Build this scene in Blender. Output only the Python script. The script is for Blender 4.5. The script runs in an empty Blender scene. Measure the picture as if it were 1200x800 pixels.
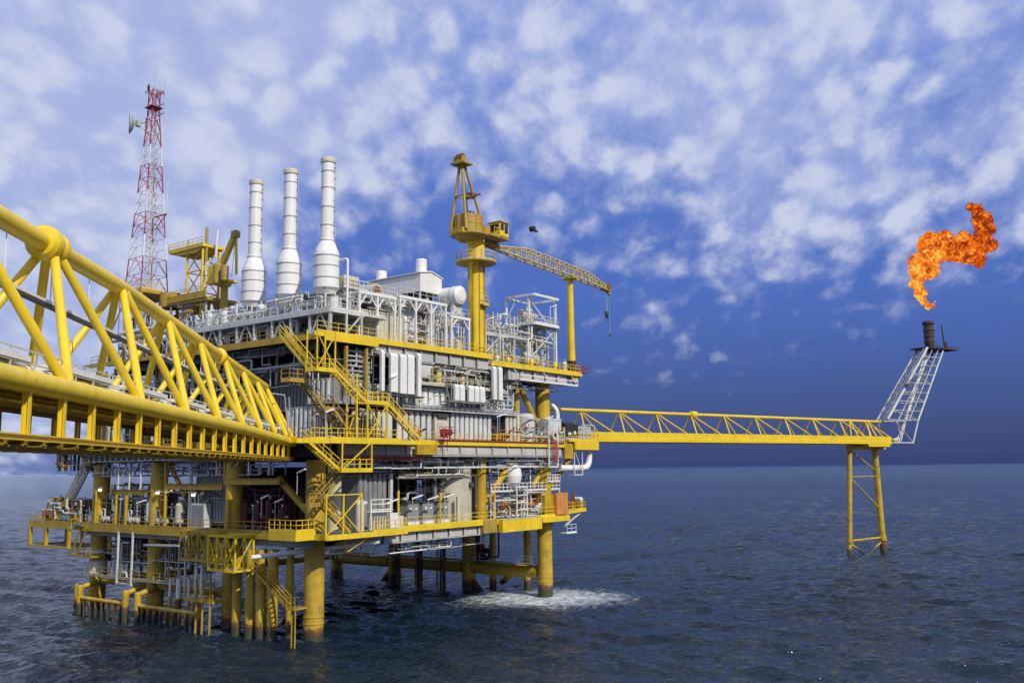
import bpy, math, random
from mathutils import Vector, Matrix, noise
import numpy as np
random.seed(7)
R = math.radians
S = bpy.context.scene
COL = S.collection
V = Vector

# ------------------------------------------------------------------ materials
def nodes_of(m):
    m.use_nodes = True
    return m.node_tree.nodes, m.node_tree.links

def paint(name, rgb, rough=.5, metal=0., grime=.35, rust=.0, scale=.5, bump=.02, waterline=False, ribs=None, streak=.35):
    """painted or bare steel: large tone drift, vertical dirt streaks, rust freckles, optional fouled waterline"""
    m = bpy.data.materials.new(name); n, l = nodes_of(m)
    b = n['Principled BSDF']; b.inputs['Roughness'].default_value = rough; b.inputs['Metallic'].default_value = metal
    geo = n.new('ShaderNodeNewGeometry')
    def nz(sc, stretch=(1, 1, 1), det=5, rg=.6):
        mp = n.new('ShaderNodeMapping'); mp.inputs['Scale'].default_value = stretch
        l.new(geo.outputs['Position'], mp.inputs['Vector'])
        t = n.new('ShaderNodeTexNoise'); t.inputs['Scale'].default_value = sc; t.inputs['Detail'].default_value = det
        t.inputs['Roughness'].default_value = rg; l.new(mp.outputs[0], t.inputs['Vector']); return t.outputs['Fac']
    def ramp(fac, a, c):
        r = n.new('ShaderNodeMapRange'); r.inputs['From Min'].default_value = a; r.inputs['From Max'].default_value = c
        r.interpolation_type = 'SMOOTHSTEP'; l.new(fac, r.inputs['Value']); return r.outputs[0]
    def mul(f, k):
        q = n.new('ShaderNodeMath'); q.operation = 'MULTIPLY'; l.new(f, q.inputs[0])
        if isinstance(k, float): q.inputs[1].default_value = k
        else: l.new(k, q.inputs[1])
        return q.outputs[0]
    def mix(fac, ca, cb):
        q = n.new('ShaderNodeMix'); q.data_type = 'RGBA'; l.new(fac, q.inputs[0])
        for i, c in ((6, ca), (7, cb)):
            if isinstance(c, tuple): q.inputs[i].default_value = (*c, 1)
            else: l.new(c, q.inputs[i])
        return q.outputs[2]
    dark = tuple(c * .42 + .012 for c in rgb)
    c = mix(mul(ramp(nz(scale), .38, .72), grime), rgb, dark)
    c = mix(mul(ramp(nz(2.2, (1, 1, .12)), .5, .75), streak), c, (rgb[0] * .45 + .02, rgb[1] * .36 + .01, rgb[2] * .3 + .01))
    if rust > 0:
        c = mix(mul(ramp(nz(3.1, (1, 1, .5), 8, .75), .60 - rust * .1, .70), min(1., .5 + rust)), c, (.16, .055, .02))
    if waterline:
        sx = n.new('ShaderNodeSeparateXYZ'); l.new(geo.outputs['Position'], sx.inputs[0])
        ad = n.new('ShaderNodeMath'); ad.operation = 'ADD'; l.new(sx.outputs[2], ad.inputs[0])
        l.new(mul(nz(1.6), -1.6), ad.inputs[1])
        c = mix(ramp(ad.outputs[0], .95, .5), c, (.16, .07, .025))
        c = mix(ramp(ad.outputs[0], .45, .0), c, (.055, .055, .028))
    l.new(c, b.inputs['Base Color'])
    bp = n.new('ShaderNodeBump'); bp.inputs['Strength'].default_value = .35; bp.inputs['Distance'].default_value = bump
    l.new(nz(6., (1, 1, 1), 4), bp.inputs['Height']); l.new(bp.outputs[0], b.inputs['Normal'])
    return m

M = {}
M['yellow'] = paint('yellow_marine_paint', (.80, .57, .02), .42, grime=.30, rust=.12)
M['bridge'] = paint('fresh_yellow_paint', (.84, .60, .022), .38, grime=.24, rust=.03, streak=.26)
M['beam'] = paint('deep_yellow_shade_paint', (.52, .34, .016), .5, grime=.55, rust=.3)  # deeper yellow; on left faces and inner parts it stands in for shade
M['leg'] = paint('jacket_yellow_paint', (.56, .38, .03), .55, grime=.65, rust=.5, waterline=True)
M['ochre'] = paint('weathered_ochre_shade_paint', (.42, .29, .05), .55, grime=.5, rust=.3)  # weathered ochre; on inner stairs and left rails its darkness paints shade in
M['white'] = paint('white_marine_paint', (.78, .78, .75), .45, grime=.2, rust=.06, streak=.18)
M['stack'] = paint('stack_white_paint', (.80, .80, .78), .4, grime=.1, streak=.22, rust=.0)
M['wframe'] = paint('white_steel_frame', (.62, .63, .61), .5, grime=.3, rust=.1)
M['cream'] = paint('cream_module_paint', (.62, .59, .46), .55, grime=.35, rust=.12)
M['tank'] = paint('beige_tank_paint', (.52, .50, .39), .5, grime=.4, rust=.12)
M['lgrey'] = paint('light_grey_cladding', (.66, .68, .66), .5, metal=.1, grime=.4, rust=.1)
M['web'] = paint('pale_grey_girder_paint', (.50, .49, .46), .5, grime=.3, rust=.1)
M['boom'] = paint('dirty_cream_boom_paint', (.58, .48, .22), .55, grime=.4, rust=.2)
M['grey'] = paint('mid_grey_steel', (.25, .26, .26), .55, grime=.45, rust=.15)
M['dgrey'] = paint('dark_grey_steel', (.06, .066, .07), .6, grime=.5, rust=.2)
M['galv'] = paint('galvanised_steel', (.48, .50, .50), .5, metal=.15, grime=.3)
M['black'] = paint('sooty_black', (.02, .02, .022), .7, grime=.4)
M['dark'] = paint('interior_shade_paint', (.035, .036, .04), .7, grime=.4)  # near black colour stands for the shade deep inside the decks
M['plate'] = paint('deck_plate', (.17, .17, .16), .75, grime=.5, rust=.4)
M['red'] = paint('red_pipe_paint', (.34, .035, .03), .45, grime=.3)
M['mastred'] = paint('mast_red_paint', (.36, .04, .05), .5, grime=.25)
M['maroon'] = paint('maroon_paint', (.085, .014, .016), .55, grime=.4)
M['orange'] = paint('orange_paint', (.62, .26, .07), .5, grime=.3, rust=.1)
M['rust'] = paint('rusted_steel', (.20, .085, .04), .8, grime=.5, rust=.8)
M['blue'] = paint('blue_drum_paint', (.04, .18, .40), .5, grime=.3)
M['green'] = paint('grey_green_paint', (.14, .17, .14), .6, grime=.4)
M['dish'] = paint('dish_grey', (.42, .46, .46), .5, grime=.2)
M['soot'] = paint('scorched_steel', (.06, .045, .035), .85, grime=.6, rust=.5)
def simple(name, rgb, rough, emit=None, es=0, trans=0):
    m = bpy.data.materials.new(name); n, l = nodes_of(m); b = n['Principled BSDF']
    b.inputs['Base Color'].default_value = (*rgb, 1); b.inputs['Roughness'].default_value = rough
    if emit: b.inputs['Emission Color'].default_value = (*emit, 1); b.inputs['Emission Strength'].default_value = es
    return m
M['glass'] = simple('cab_glass', (.02, .03, .04), .08)
M['lampglass'] = simple('lamp_diffuser', (.85, .86, .82), .3)
M['lit'] = simple('lit_lamp', (.9, .85, .7), .3, (1, .82, .5), 4.)
M['cable'] = simple('steel_cable', (.08, .08, .085), .6)

# ------------------------------------------------------------------ frames and mesh builder
class Frame:
    def __init__(s, x, y, rz, z=0):
        s.o = V((x, y, z)); s.rz = rz
    def w(s, p):
        c, q = math.cos(s.rz), math.sin(s.rz)
        return V((s.o.x + c * p[0] - q * p[1], s.o.y + q * p[0] + c * p[1], s.o.z + p[2]))
PF = Frame(-21.509, 102.265, R(53))          # platform: x into the right face, y along the left face
BF = Frame(-17.6, 32.0, R(90 + 4.95))        # near footbridge: x along, y to the left
FF = Frame(4.277, 146.664, R(34))            # flare bridge: x along, y to the far side

class MB:
    def __init__(s): s.v = []; s.f = []; s.sm = []; s.lv = 0; s.mk = []
    def add(s, vs, fs, smooth=False):
        o = len(s.v); s.v += [tuple(q) for q in vs]; s.f += [tuple(i + o for i in f) for f in fs]; s.sm += [smooth] * len(fs)
        return s
    def box(s, a, b):
        x0, x1 = sorted((a[0], b[0])); y0, y1 = sorted((a[1], b[1])); z0, z1 = sorted((a[2], b[2]))
        vs = [(x0, y0, z0), (x1, y0, z0), (x1, y1, z0), (x0, y1, z0), (x0, y0, z1), (x1, y0, z1), (x1, y1, z1), (x0, y1, z1)]
        return s.add(vs, [(0, 3, 2, 1), (4, 5, 6, 7), (0, 1, 5, 4), (1, 2, 6, 5), (2, 3, 7, 6), (3, 0, 4, 7)])
    def beam(s, p, q, w=.2, h=None, up=(0, 0, 1)):
        p, q = V(p), V(q); h = h or w; d = (q - p)
        if d.length < 1e-5: return s
        d.normalize(); u = V(up)
        if abs(d.dot(u)) > .98: u = V((1, 0, 0))
        x = d.cross(u).normalized() * w / 2; y = x.cross(d).normalized() * h / 2
        vs = [p - x - y, p + x - y, p + x + y, p - x + y, q - x - y, q + x - y, q + x + y, q - x + y]
        return s.add(vs, [(0, 1, 2, 3), (7, 6, 5, 4), (0, 4, 5, 1), (1, 5, 6, 2), (2, 6, 7, 3), (3, 7, 4, 0)])
    def ibeam(s, p, q, w=.3, h=.4, t=.04, up=(0, 0, 1)):
        p, q = V(p), V(q); d = (q - p).normalized(); u = V(up)
        if abs(d.dot(u)) > .98: u = V((1, 0, 0))
        x = d.cross(u).normalized(); y = x.cross(d).normalized()
        s.beam(p + y * (h / 2 - t / 2), q + y * (h / 2 - t / 2), w, t, up); s.beam(p - y * (h / 2 - t / 2), q - y * (h / 2 - t / 2), w, t, up)
        return s.beam(p, q, t, h - 2 * t - .002, up)
    def tube(s, p, q, r=.1, n=8, r2=None, caps=True):
        p, q = V(p), V(q); r2 = r if r2 is None else r2; d = q - p
        if d.length < 1e-5: return s
        d.normalize(); u = V((0, 0, 1)) if abs(d.z) < .95 else V((1, 0, 0))
        x = d.cross(u).normalized(); y = x.cross(d).normalized(); vs = []
        for c, rr in ((p, r), (q, r2)):
            for i in range(n):
                a = 2 * math.pi * i / n; vs.append(c + (x * math.cos(a) + y * math.sin(a)) * rr)
        s.add(vs, [(i, (i + 1) % n, n + (i + 1) % n, n + i) for i in range(n)], True)
        if caps:
            s.add(vs[:n], [tuple(range(n))[::-1]]); s.add(vs[n:], [tuple(range(n))])
        return s
    def pipe(s, pts, r=.1, n=8, bend=None):
        """round pipe through points with swept elbows"""
        P = [V(p) for p in pts]; bend = bend if bend is not None else r * 2.6
        if len(P) == 2: return s.tube(P[0], P[1], r, n)
        Q = [P[0]]
        for i in range(1, len(P) - 1):
            a, b, c = P[i - 1], P[i], P[i + 1]; d1 = (a - b); d2 = (c - b); k = min(bend, d1.length * .45, d2.length * .45)
            d1.normalize(); d2.normalize(); A, B = b + d1 * k, b + d2 * k
            for t in (0, .25, .5, .75, 1): Q.append(A * (1 - t) ** 2 + b * 2 * t * (1 - t) + B * t * t)
        Q.append(P[-1]); rings = []; pu = None
        for i, c in enumerate(Q):
            d = (Q[min(i + 1, len(Q) - 1)] - Q[max(i - 1, 0)]).normalized()
            if pu is None: pu = d.cross(V((.31, .2, .93)) if abs(d.z) < .9 else V((1, .1, 0))).normalized()
            else: pu = (pu - d * pu.dot(d)).normalized()
            w = d.cross(pu); rings.append([c + (pu * math.cos(2 * math.pi * j / n) + w * math.sin(2 * math.pi * j / n)) * r for j in range(n)])
        vs = [v for g in rings for v in g]
        fs = [(i * n + j, i * n + (j + 1) % n, (i + 1) * n + (j + 1) % n, (i + 1) * n + j) for i in range(len(rings) - 1) for j in range(n)]
        s.add(vs, fs, True); s.add(rings[0], [tuple(range(n))[::-1]]); return s.add(rings[-1], [tuple(range(n))])
    def lathe(s, c, prof, n=24, axis='z', sharp=True):
        """prof: (radius, height) pairs; faces flat-profiled between points, smooth round the axis"""
        c = V(c)
        def pt(r, h, a):
            if axis == 'z': return c + V((r * math.cos(a), r * math.sin(a), h))
            if axis == 'x': return c + V((h, r * math.cos(a), r * math.sin(a)))
            return c + V((r * math.cos(a), h, r * math.sin(a)))
        for i in range(len(prof) - 1):
            (r0, h0), (r1, h1) = prof[i], prof[i + 1]
            vs = [pt(r0, h0, 2 * math.pi * j / n) for j in range(n)] + [pt(r1, h1, 2 * math.pi * j / n) for j in range(n)]
            s.add(vs, [(j, (j + 1) % n, n + (j + 1) % n, n + j) for j in range(n)], True)
        return s
    def prism(s, poly, z0, z1):
        n = len(poly); vs = [(x, y, z0) for x, y in poly] + [(x, y, z1) for x, y in poly]
        return s.add(vs, [tuple(range(n))[::-1], tuple(range(n, 2 * n))] + [(i, (i + 1) % n, n + (i + 1) % n, n + i) for i in range(n)])
    def extr(s, prof, axis, a0, a1):
        """profile in the plane across 'x' or 'y' axis: points (horizontal, z)"""
        n = len(prof)
        f = (lambda h, z, a: (a, h, z)) if axis == 'x' else (lambda h, z, a: (h, a, z))
        vs = [f(h, z, a0) for h, z in prof] + [f(h, z, a1) for h, z in prof]
        return s.add(vs, [tuple(range(n))[::-1], tuple(range(n, 2 * n))] + [(i, (i + 1) % n, n + (i + 1) % n, n + i) for i in range(n)])
    def rail(s, pts, h=1.1, sp=1.6, r=.032, rails=(1., .55), toe=True):
        for a, b in zip(pts[:-1], pts[1:]):
            a, b = V(a), V(b); L = (b - a).length; k = max(1, round(L / sp))
            for i in range(k + 1):
                p = a.lerp(b, i / k); s.beam(p, p + V((0, 0, h)), r * 2, r * 2)
            for f in rails: s.beam(a + V((0, 0, h * f)), b + V((0, 0, h * f)), r * 1.9, r * 1.9)
            if toe: s.beam(a + V((0, 0, .09)), b + V((0, 0, .09)), .02, .16)
        return s
    def stair(s, p, q, w=.9, side=(0, 1, 0)):
        """stringers, treads and both handrails from p (top) to q (bottom); side = across direction"""
        p, q = V(p), V(q); sd = V(side).normalized() * w; k = max(4, int(abs(p.z - q.z) / .24))
        for o in (V((0, 0, 0)), sd):
            s.beam(p + o, q + o, .06, .28); 
            s.beam(p + o + V((0, 0, 1.05)), q + o + V((0, 0, 1.05)), .07); s.beam(p + o + V((0, 0, .6)), q + o + V((0, 0, .6)), .05)
            for i in range(0, k + 1, 5):
                c = p.lerp(q, i / k) + o; s.beam(c, c + V((0, 0, 1.05)), .06)
        for i in range(k):
            c = p.lerp(q, (i + .5) / k); s.beam(c, c + sd, .24, .03)
        return s
    def ladder(s, p, q, w=.45, side=(1, 0, 0)):
        p, q = V(p), V(q); sd = V(side).normalized() * w; k = max(2, int((p - q).length / .3))
        s.beam(p, q, .06); s.beam(p + sd, q + sd, .06)
        for i in range(k): c = p.lerp(q, (i + .5) / k); s.beam(c, c + sd, .03)
        return s

def _marked(fn):
    def g(s, *a, **k):
        s.lv += 1
        if s.lv == 1: s.mk.append((len(s.v), len(s.f)))
        try: return fn(s, *a, **k)
        finally: s.lv -= 1
    return g
for _n in ('box', 'beam', 'ibeam', 'tube', 'pipe', 'lathe', 'prism', 'extr', 'rail', 'ladder', 'add'): setattr(MB, _n, _marked(getattr(MB, _n)))
def pieces(m):
    out = []; mk = m.mk + [(len(m.v), len(m.f))]
    for (v0, f0), (v1, f1) in zip(mk[:-1], mk[1:]):
        if v1 > v0: q = MB(); q.v = m.v[v0:v1]; q.f = [tuple(i - v0 for i in f) for f in m.f[f0:f1]]; q.sm = m.sm[f0:f1]; out.append(q)
    return out
SPLIT = {'column', 'post', 'rod', 'hanger', 'support_leg', 'flange_ring', 'vent_pipe', 'vent_stub', 'manifold_pipe', 'strap', 'saddle', 'block', 'handwheel', 'door', 'whip_aerial', 'band', 'hose', 'bracket', 'window', 'nozzle', 'support', 'duct_bay', 'label_plate', 'opening', 'collar', 'leg', 'cable', 'coil', 'boom_foot', 'pilot_burner', 'insulated_pipe', 'pipeline', 'frame_post'}
def lk(o, parent=None):
    COL.objects.link(o)
    if parent: o.parent = parent
    return o
def tag(o, label=None, cat=None, group=None, kind=None):
    if label: o['label'] = label
    if cat: o['category'] = cat
    if group: o['group'] = group
    if kind: o['kind'] = kind
    return o
def mesh_of(name, mb, mat, base=(0, 0, 0)):
    me = bpy.data.meshes.new(name); bx, by, bz = base
    me.from_pydata([(x - bx, y - by, z - bz) for x, y, z in mb.v], [], mb.f)
    me.polygons.foreach_set('use_smooth', mb.sm); me.materials.append(M[mat] if isinstance(mat, str) else mat); me.update()
    return me
class T:
    """a thing: an Empty at its base carrying the label, with mesh parts under it"""
    def __init__(s, name, label, cat, base, group=None, fr=PF):
        s.b = V(base); s.o = lk(bpy.data.objects.new(name, None)); s.fr = fr
        s.o.location = fr.w(base); s.o.rotation_euler = (0, 0, fr.rz); s.o.empty_display_size = .3
        tag(s.o, label, cat, group)
    def part(s, name, mb, mat, parent=None, label=None):
        if name in SPLIT:
            ps = pieces(mb)
            if 1 < len(ps) <= 40:
                for q in ps:
                    zs = [v[2] for v in q.v]; xs = [v[0] for v in q.v]; ys = [v[1] for v in q.v]; hz = max(max(xs) - min(xs), max(ys) - min(ys))
                    nm = name if name not in ('column', 'post', 'rod', 'hanger') or max(zs) - min(zs) > 3 * hz else 'brace'
                    o = bpy.data.objects.new(nm, mesh_of(nm, q, mat, s.b)); lk(o, parent or s.o)
                return o
        o = bpy.data.objects.new(name, mesh_of(name, mb, mat, s.b)); lk(o, parent or s.o)
        if label: o['label'] = label
        return o
def solo(name, mb, mat, label, cat, base, group=None, fr=PF):
    o = lk(bpy.data.objects.new(name, mesh_of(name, mb, mat, base)))
    o.location = fr.w(base); o.rotation_euler = (0, 0, fr.rz)
    return tag(o, label, cat, group)
def dup(src, dp, fr=PF, label=None, rz=0):
    """copy of a thing with its parts, shifted by dp in the frame"""
    o = src.copy(); COL.objects.link(o)
    d = fr.w(dp) - fr.w((0, 0, 0)); o.location = src.location + d; o.rotation_euler.z += rz
    if label: o['label'] = label
    for c in list(src.children):
        k = c.copy(); COL.objects.link(k); k.parent = o
        for g in list(c.children): h = g.copy(); COL.objects.link(h); h.parent = k
    return o

# ================================================================== WATER
def make_water():
    cx, cy = 0, 0
    rr = [3.0]
    while rr[-1] < 60: rr.append(rr[-1] * 1.06)
    while rr[-1] < 750: rr.append(rr[-1] * 1.0031)
    while rr[-1] < 60000: rr.append(rr[-1] * 1.08)
    rr = np.array(rr)
    az = np.concatenate([np.linspace(-180, -40, 60, endpoint=False), np.linspace(-40, 40, 900, endpoint=False), np.linspace(40, 180, 60, endpoint=False)])
    az = np.radians(az); nr, na = len(rr), len(az)
    rg, ag = np.meshgrid(rr, az, indexing='ij'); x = rg * np.sin(ag); y = rg * np.cos(ag); z = np.zeros_like(x)
    rs = np.random.RandomState(5); dx = np.zeros_like(x); dy = np.zeros_like(x)
    wd = R(205)
    for i in range(90):
        lam = 1.2 * (13 / 1.2) ** rs.rand() ** 1.05; k = 2 * math.pi / lam; th = wd + rs.randn() * .42
        amp = .0064 * lam ** .9 * (.5 + rs.rand()); ph = rs.rand() * 6.28
        cell = rg * .0031; fade = np.clip((lam / (cell * 2.2)) - 1, 0, 1)
        if lam > 6: amp *= .75
        q = k * (x * math.sin(th) + y * math.cos(th)) + ph
        z += amp * fade * np.sin(q); dx += -amp * fade * .7 * math.sin(th) * np.cos(q) * -1; dy += -amp * fade * .7 * math.cos(th) * np.cos(q) * -1
    z = np.where(rg < 50, 0, z); x = x + dx; y = y + dy
    co = np.stack([x, y, z], -1).reshape(-1, 3); co = np.vstack([co, [[0, 0, 0]]])
    i = np.arange(nr - 1)[:, None]; j = np.arange(na)[None, :]; j2 = (j + 1) % na
    q = np.stack([i * na + j, (i + 1) * na + j, (i + 1) * na + j2, i * na + j2], -1).reshape(-1, 4)[:, ::-1]
    me = bpy.data.meshes.new('sea'); nv = len(co); nq = len(q)
    tri = np.array([[nv - 1, (k + 1) % na, k] for k in range(na)])[:, ::-1]
    tri = tri[:, ::-1]
    me.vertices.add(nv); me.vertices.foreach_set('co', co.ravel())
    me.loops.add(nq * 4 + na * 3); me.loops.foreach_set('vertex_index', np.concatenate([q.ravel(), tri.ravel()]))
    me.polygons.add(nq + na)
    me.polygons.foreach_set('loop_start', np.concatenate([np.arange(nq) * 4, nq * 4 + np.arange(na) * 3]))
    me.polygons.foreach_set('use_smooth', np.ones(nq + na, bool)); me.update(calc_edges=True); me.validate()
    m = bpy.data.materials.new('sea_water'); n, l = nodes_of(m); b = n['Principled BSDF']
    b.inputs['Roughness'].default_value = .06; b.inputs['IOR'].default_value = 1.33
    geo = n.new('ShaderNodeNewGeometry')
    def nz(sc, st=(1, 1, 1), det=4, rg=.55):
        mp = n.new('ShaderNodeMapping'); mp.inputs['Scale'].default_value = st; mp.inputs['Rotation'].default_value = (0, 0, R(-25)); l.new(geo.outputs['Position'], mp.inputs[0])
        t = n.new('ShaderNodeTexNoise'); t.inputs['Scale'].default_value = sc; t.inputs['Detail'].default_value = det; t.inputs['Roughness'].default_value = rg
        l.new(mp.outputs[0], t.inputs['Vector']); return t.outputs['Fac']
    def mr(f, a, c, lo=0., hi=1.):
        r = n.new('ShaderNodeMapRange'); r.interpolation_type = 'SMOOTHSTEP'; r.inputs['From Min'].default_value = a; r.inputs['From Max'].default_value = c
        r.inputs['To Min'].default_value = lo; r.inputs['To Max'].default_value = hi; l.new(f, r.inputs['Value']); return r.outputs[0]
    def math_(op, a, c):
        q = n.new('ShaderNodeMath'); q.operation = op
        for k, v in ((0, a), (1, c)):
            if isinstance(v, (int, float)): q.inputs[k].default_value = v
            else: l.new(v, q.inputs[k])
        return q.outputs[0]
    # broad tone patches, calm slicks
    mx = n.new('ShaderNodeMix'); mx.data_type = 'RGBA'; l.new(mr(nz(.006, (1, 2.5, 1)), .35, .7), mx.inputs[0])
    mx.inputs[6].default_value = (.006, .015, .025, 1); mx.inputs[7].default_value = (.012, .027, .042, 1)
    # foam from the discharge beside the far right leg
    vm = n.new('ShaderNodeVectorMath'); vm.operation = 'SUBTRACT'; l.new(geo.outputs['Position'], vm.inputs[0]); vm.inputs[1].default_value = (4.0, 134.0, 0)
    mp = n.new('ShaderNodeMapping'); mp.inputs['Scale'].default_value = (1 / 22., 1 / 17., 0); l.new(vm.outputs[0], mp.inputs[0])
    ln = n.new('ShaderNodeVectorMath'); ln.operation = 'LENGTH'; l.new(mp.outputs[0], ln.inputs[0])
    core = mr(ln.outputs['Value'], 1.0, .15)
    fo = math_('ADD', math_('MULTIPLY', core, .46), math_('MULTIPLY', nz(.9, (1, 1, 1), 8, .72), .8))
    foam = math_('MULTIPLY', mr(fo, .54, 1.02), mr(ln.outputs['Value'], 1.05, .75))
    # scattered small whitecaps
    sx = n.new('ShaderNodeSeparateXYZ'); l.new(geo.outputs['Position'], sx.inputs[0])
    cap = math_('MULTIPLY', mr(nz(.22, (1, 2.2, 1), 9, .7), .735, .76), mr(sx.outputs[2], .18, .4))
    m2 = n.new('ShaderNodeMix'); m2.data_type = 'RGBA'; l.new(foam, m2.inputs[0]); dl = n.new('ShaderNodeVectorMath'); dl.operation = 'LENGTH'; l.new(geo.outputs['Position'], dl.inputs[0]); m3 = n.new('ShaderNodeMix'); m3.data_type = 'RGBA'; l.new(mr(dl.outputs['Value'], 90, 2200), m3.inputs[0]); l.new(mx.outputs[2], m3.inputs[6]); m3.inputs[7].default_value = (.055, .100, .130, 1); l.new(m3.outputs[2], m2.inputs[6]); m2.inputs[7].default_value = (.62, .68, .72, 1)  # sea colour pales with distance, standing in for sky reflected far out
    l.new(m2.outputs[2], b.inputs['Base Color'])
    l.new(mr(foam, 0, 1, .07, .8), b.inputs['Roughness'])
    bp = n.new('ShaderNodeBump'); bp.inputs['Distance'].default_value = .55; bp.inputs['Strength'].default_value = 1.
    h = math_('ADD', math_('MULTIPLY', nz(.75, (1, 1.8, 1), 4, .55), 1.0), math_('MULTIPLY', nz(.16, (1, 2.4, 1), 5, .6), 2.0))
    l.new(h, bp.inputs['Height']); l.new(bp.outputs[0], b.inputs['Normal'])
    me.materials.append(m)
    o = lk(bpy.data.objects.new('water', me)); tag(o, 'dark blue choppy open sea reaching to the horizon', 'water', kind='structure')
make_water()
# ================================================================== SKY, SUN, CAMERA
def make_world():
    w = bpy.data.worlds.new('World'); S.world = w; w.use_nodes = True; n = w.node_tree.nodes; l = w.node_tree.links
    bg = n['Background']; out = n['World Output']
    def mth(op, a, c=None, clamp=False):
        q = n.new('ShaderNodeMath'); q.operation = op; q.use_clamp = clamp
        for k, v in ((0, a), (1, c)):
            if v is None: continue
            if isinstance(v, (int, float)): q.inputs[k].default_value = v
            else: l.new(v, q.inputs[k])
        return q.outputs[0]
    def mr(f, a, c, lo=0., hi=1.):
        r = n.new('ShaderNodeMapRange'); r.interpolation_type = 'SMOOTHSTEP'; r.inputs['From Min'].default_value = a; r.inputs['From Max'].default_value = c
        r.inputs['To Min'].default_value = lo; r.inputs['To Max'].default_value = hi; l.new(f, r.inputs['Value']); return r.outputs[0]
    def mix(f, a, c, mode='MIX'):
        q = n.new('ShaderNodeMix'); q.data_type = 'RGBA'; q.blend_type = mode
        if isinstance(f, (int, float)): q.inputs[0].default_value = f
        else: l.new(f, q.inputs[0])
        for k, v in ((6, a), (7, c)):
            if isinstance(v, tuple): q.inputs[k].default_value = (*v, 1)
            else: l.new(v, q.inputs[k])
        return q.outputs[2]
    tc = n.new('ShaderNodeTexCoord'); sx = n.new('ShaderNodeSeparateXYZ'); l.new(tc.outputs['Generated'], sx.inputs[0])
    x, y, z = sx.outputs
    sky = n.new('ShaderNodeTexSky'); sky.sky_type = 'NISHITA'; sky.sun_disc = False; sky.sun_elevation = SUN_EL; sky.sun_rotation = SUN_AZ
    # clear-air colour: deep royal blue low down, lighter aloft, over the physical sky
    zz = mth('MAXIMUM', z, 0.0)
    g = mix(mr(zz, .0, .20), (.016, .038, .17), (.058, .128, .47))
    g = mix(mr(zz, .16, .50), g, (.12, .22, .64))
    azl = mr(x, -.15, -.55)                                    # hazier toward the left
    g = mix(mth('MULTIPLY', azl, .5), g, (.22, .33, .72))
    g = mix(.008, g, sky.outputs[0])
    # cloud sheet seen in perspective
    dz = mth('ADD', mth('ABSOLUTE', z), .45)
    cb = n.new('ShaderNodeCombineXYZ'); l.new(mth('DIVIDE', x, dz), cb.inputs[0]); l.new(mth('DIVIDE', y, dz), cb.inputs[1])
    def nz(sc, det, rg, off=(0, 0, 0), st=(1, 1, 1), dist=0., rot=0):
        mp = n.new('ShaderNodeMapping'); mp.inputs['Location'].default_value = off; mp.inputs['Scale'].default_value = st; mp.inputs['Rotation'].default_value = (0, 0, rot); l.new(cb.outputs[0], mp.inputs[0])
        t = n.new('ShaderNodeTexNoise'); t.inputs['Scale'].default_value = sc; t.inputs['Detail'].default_value = det; t.inputs['Roughness'].default_value = rg
        t.inputs['Distortion'].default_value = dist; l.new(mp.outputs[0], t.inputs['Vector']); return t.outputs['Fac']
    big = nz(1.9, 3, .5, (3.1, 1.7, 0), (1, .7, 1), .3, .5)
    med = nz(11, 8, .58, (.4, 2.2, 0), (1, .62, 1), .25, .35)
    fin = nz(26, 5, .6, (5, 1, 0), (1, .7, 1), .2)
    dn = n.new('ShaderNodeTexNoise'); dn.inputs['Scale'].default_value = 7; dn.inputs['Detail'].default_value = 3; l.new(cb.outputs[0], dn.inputs['Vector'])
    va = n.new('ShaderNodeVectorMath'); va.operation = 'MULTIPLY_ADD'; l.new(dn.outputs['Color'], va.inputs[0]); va.inputs[1].default_value = (.10, .10, 0); l.new(cb.outputs[0], va.inputs[2])
    vs_ = n.new('ShaderNodeMapping'); vs_.inputs['Rotation'].default_value = (0, 0, .45); vs_.inputs['Scale'].default_value = (1, .72, 1); l.new(va.outputs[0], vs_.inputs[0])
    vo = n.new('ShaderNodeTexVoronoi'); vo.feature = 'SMOOTH_F1'; vo.inputs['Scale'].default_value = 21; vo.inputs['Smoothness'].default_value = .6; l.new(vs_.outputs[0], vo.inputs['Vector'])
    puff = mr(vo.outputs['Distance'], .75, .12)
    den = mth('ADD', mth('MULTIPLY', big, .50), mth('ADD', mth('ADD', mth('MULTIPLY', med, .40), mth('MULTIPLY', puff, .085)), mth('MULTIPLY', fin, .26)))
    # coverage: overcast left and aloft, clear low down on the right
    thr = mth('ADD', mr(x, -.48, -.14, -.02, .235), mth('MULTIPLY', mr(x, .12, .5), -.085))
    cov = mth('ADD', mr(mth('SUBTRACT', zz, thr), -.14, .16, -.27, .055), mr(x, .06, -.40, 0.005, .125))
    rearc = mr(y, .4, -.2, 0., .06)
    cov = mth('ADD', cov, rearc)
    d2 = mth('ADD', den, cov)
    mask = mr(mth('SUBTRACT', d2, mr(z, .085, .0, 0., .24)), .44, .72)
    shade = mr(mth('ADD', mth('MULTIPLY', med, .45), mth('ADD', mth('MULTIPLY', fin, .38), mth('MULTIPLY', puff, .2))), .38, .66)
    cc = mix(shade, (.35, .43, .74), (.63, .675, .84))
    hi = mr(x, .5, -.35)
    cc = mix(mth('MULTIPLY', hi, .18), cc, (.66, .70, .86))
    col = mix(mth('MULTIPLY', mask, .9), g, cc)
    # below the horizon
    col = mix(mr(z, -.001, -.03), col, (.03, .06, .12))
    l.new(col, bg.inputs[0]); bg.inputs[1].default_value = 1.0
    w.cycles.sampling_method = 'MANUAL'; w.cycles.sample_map_resolution = 512
SUN_EL = R(40); SUN_DIR = V((.64, -.768, 0))
SUN_AZ = math.atan2(SUN_DIR.x, SUN_DIR.y)
make_world()
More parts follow.
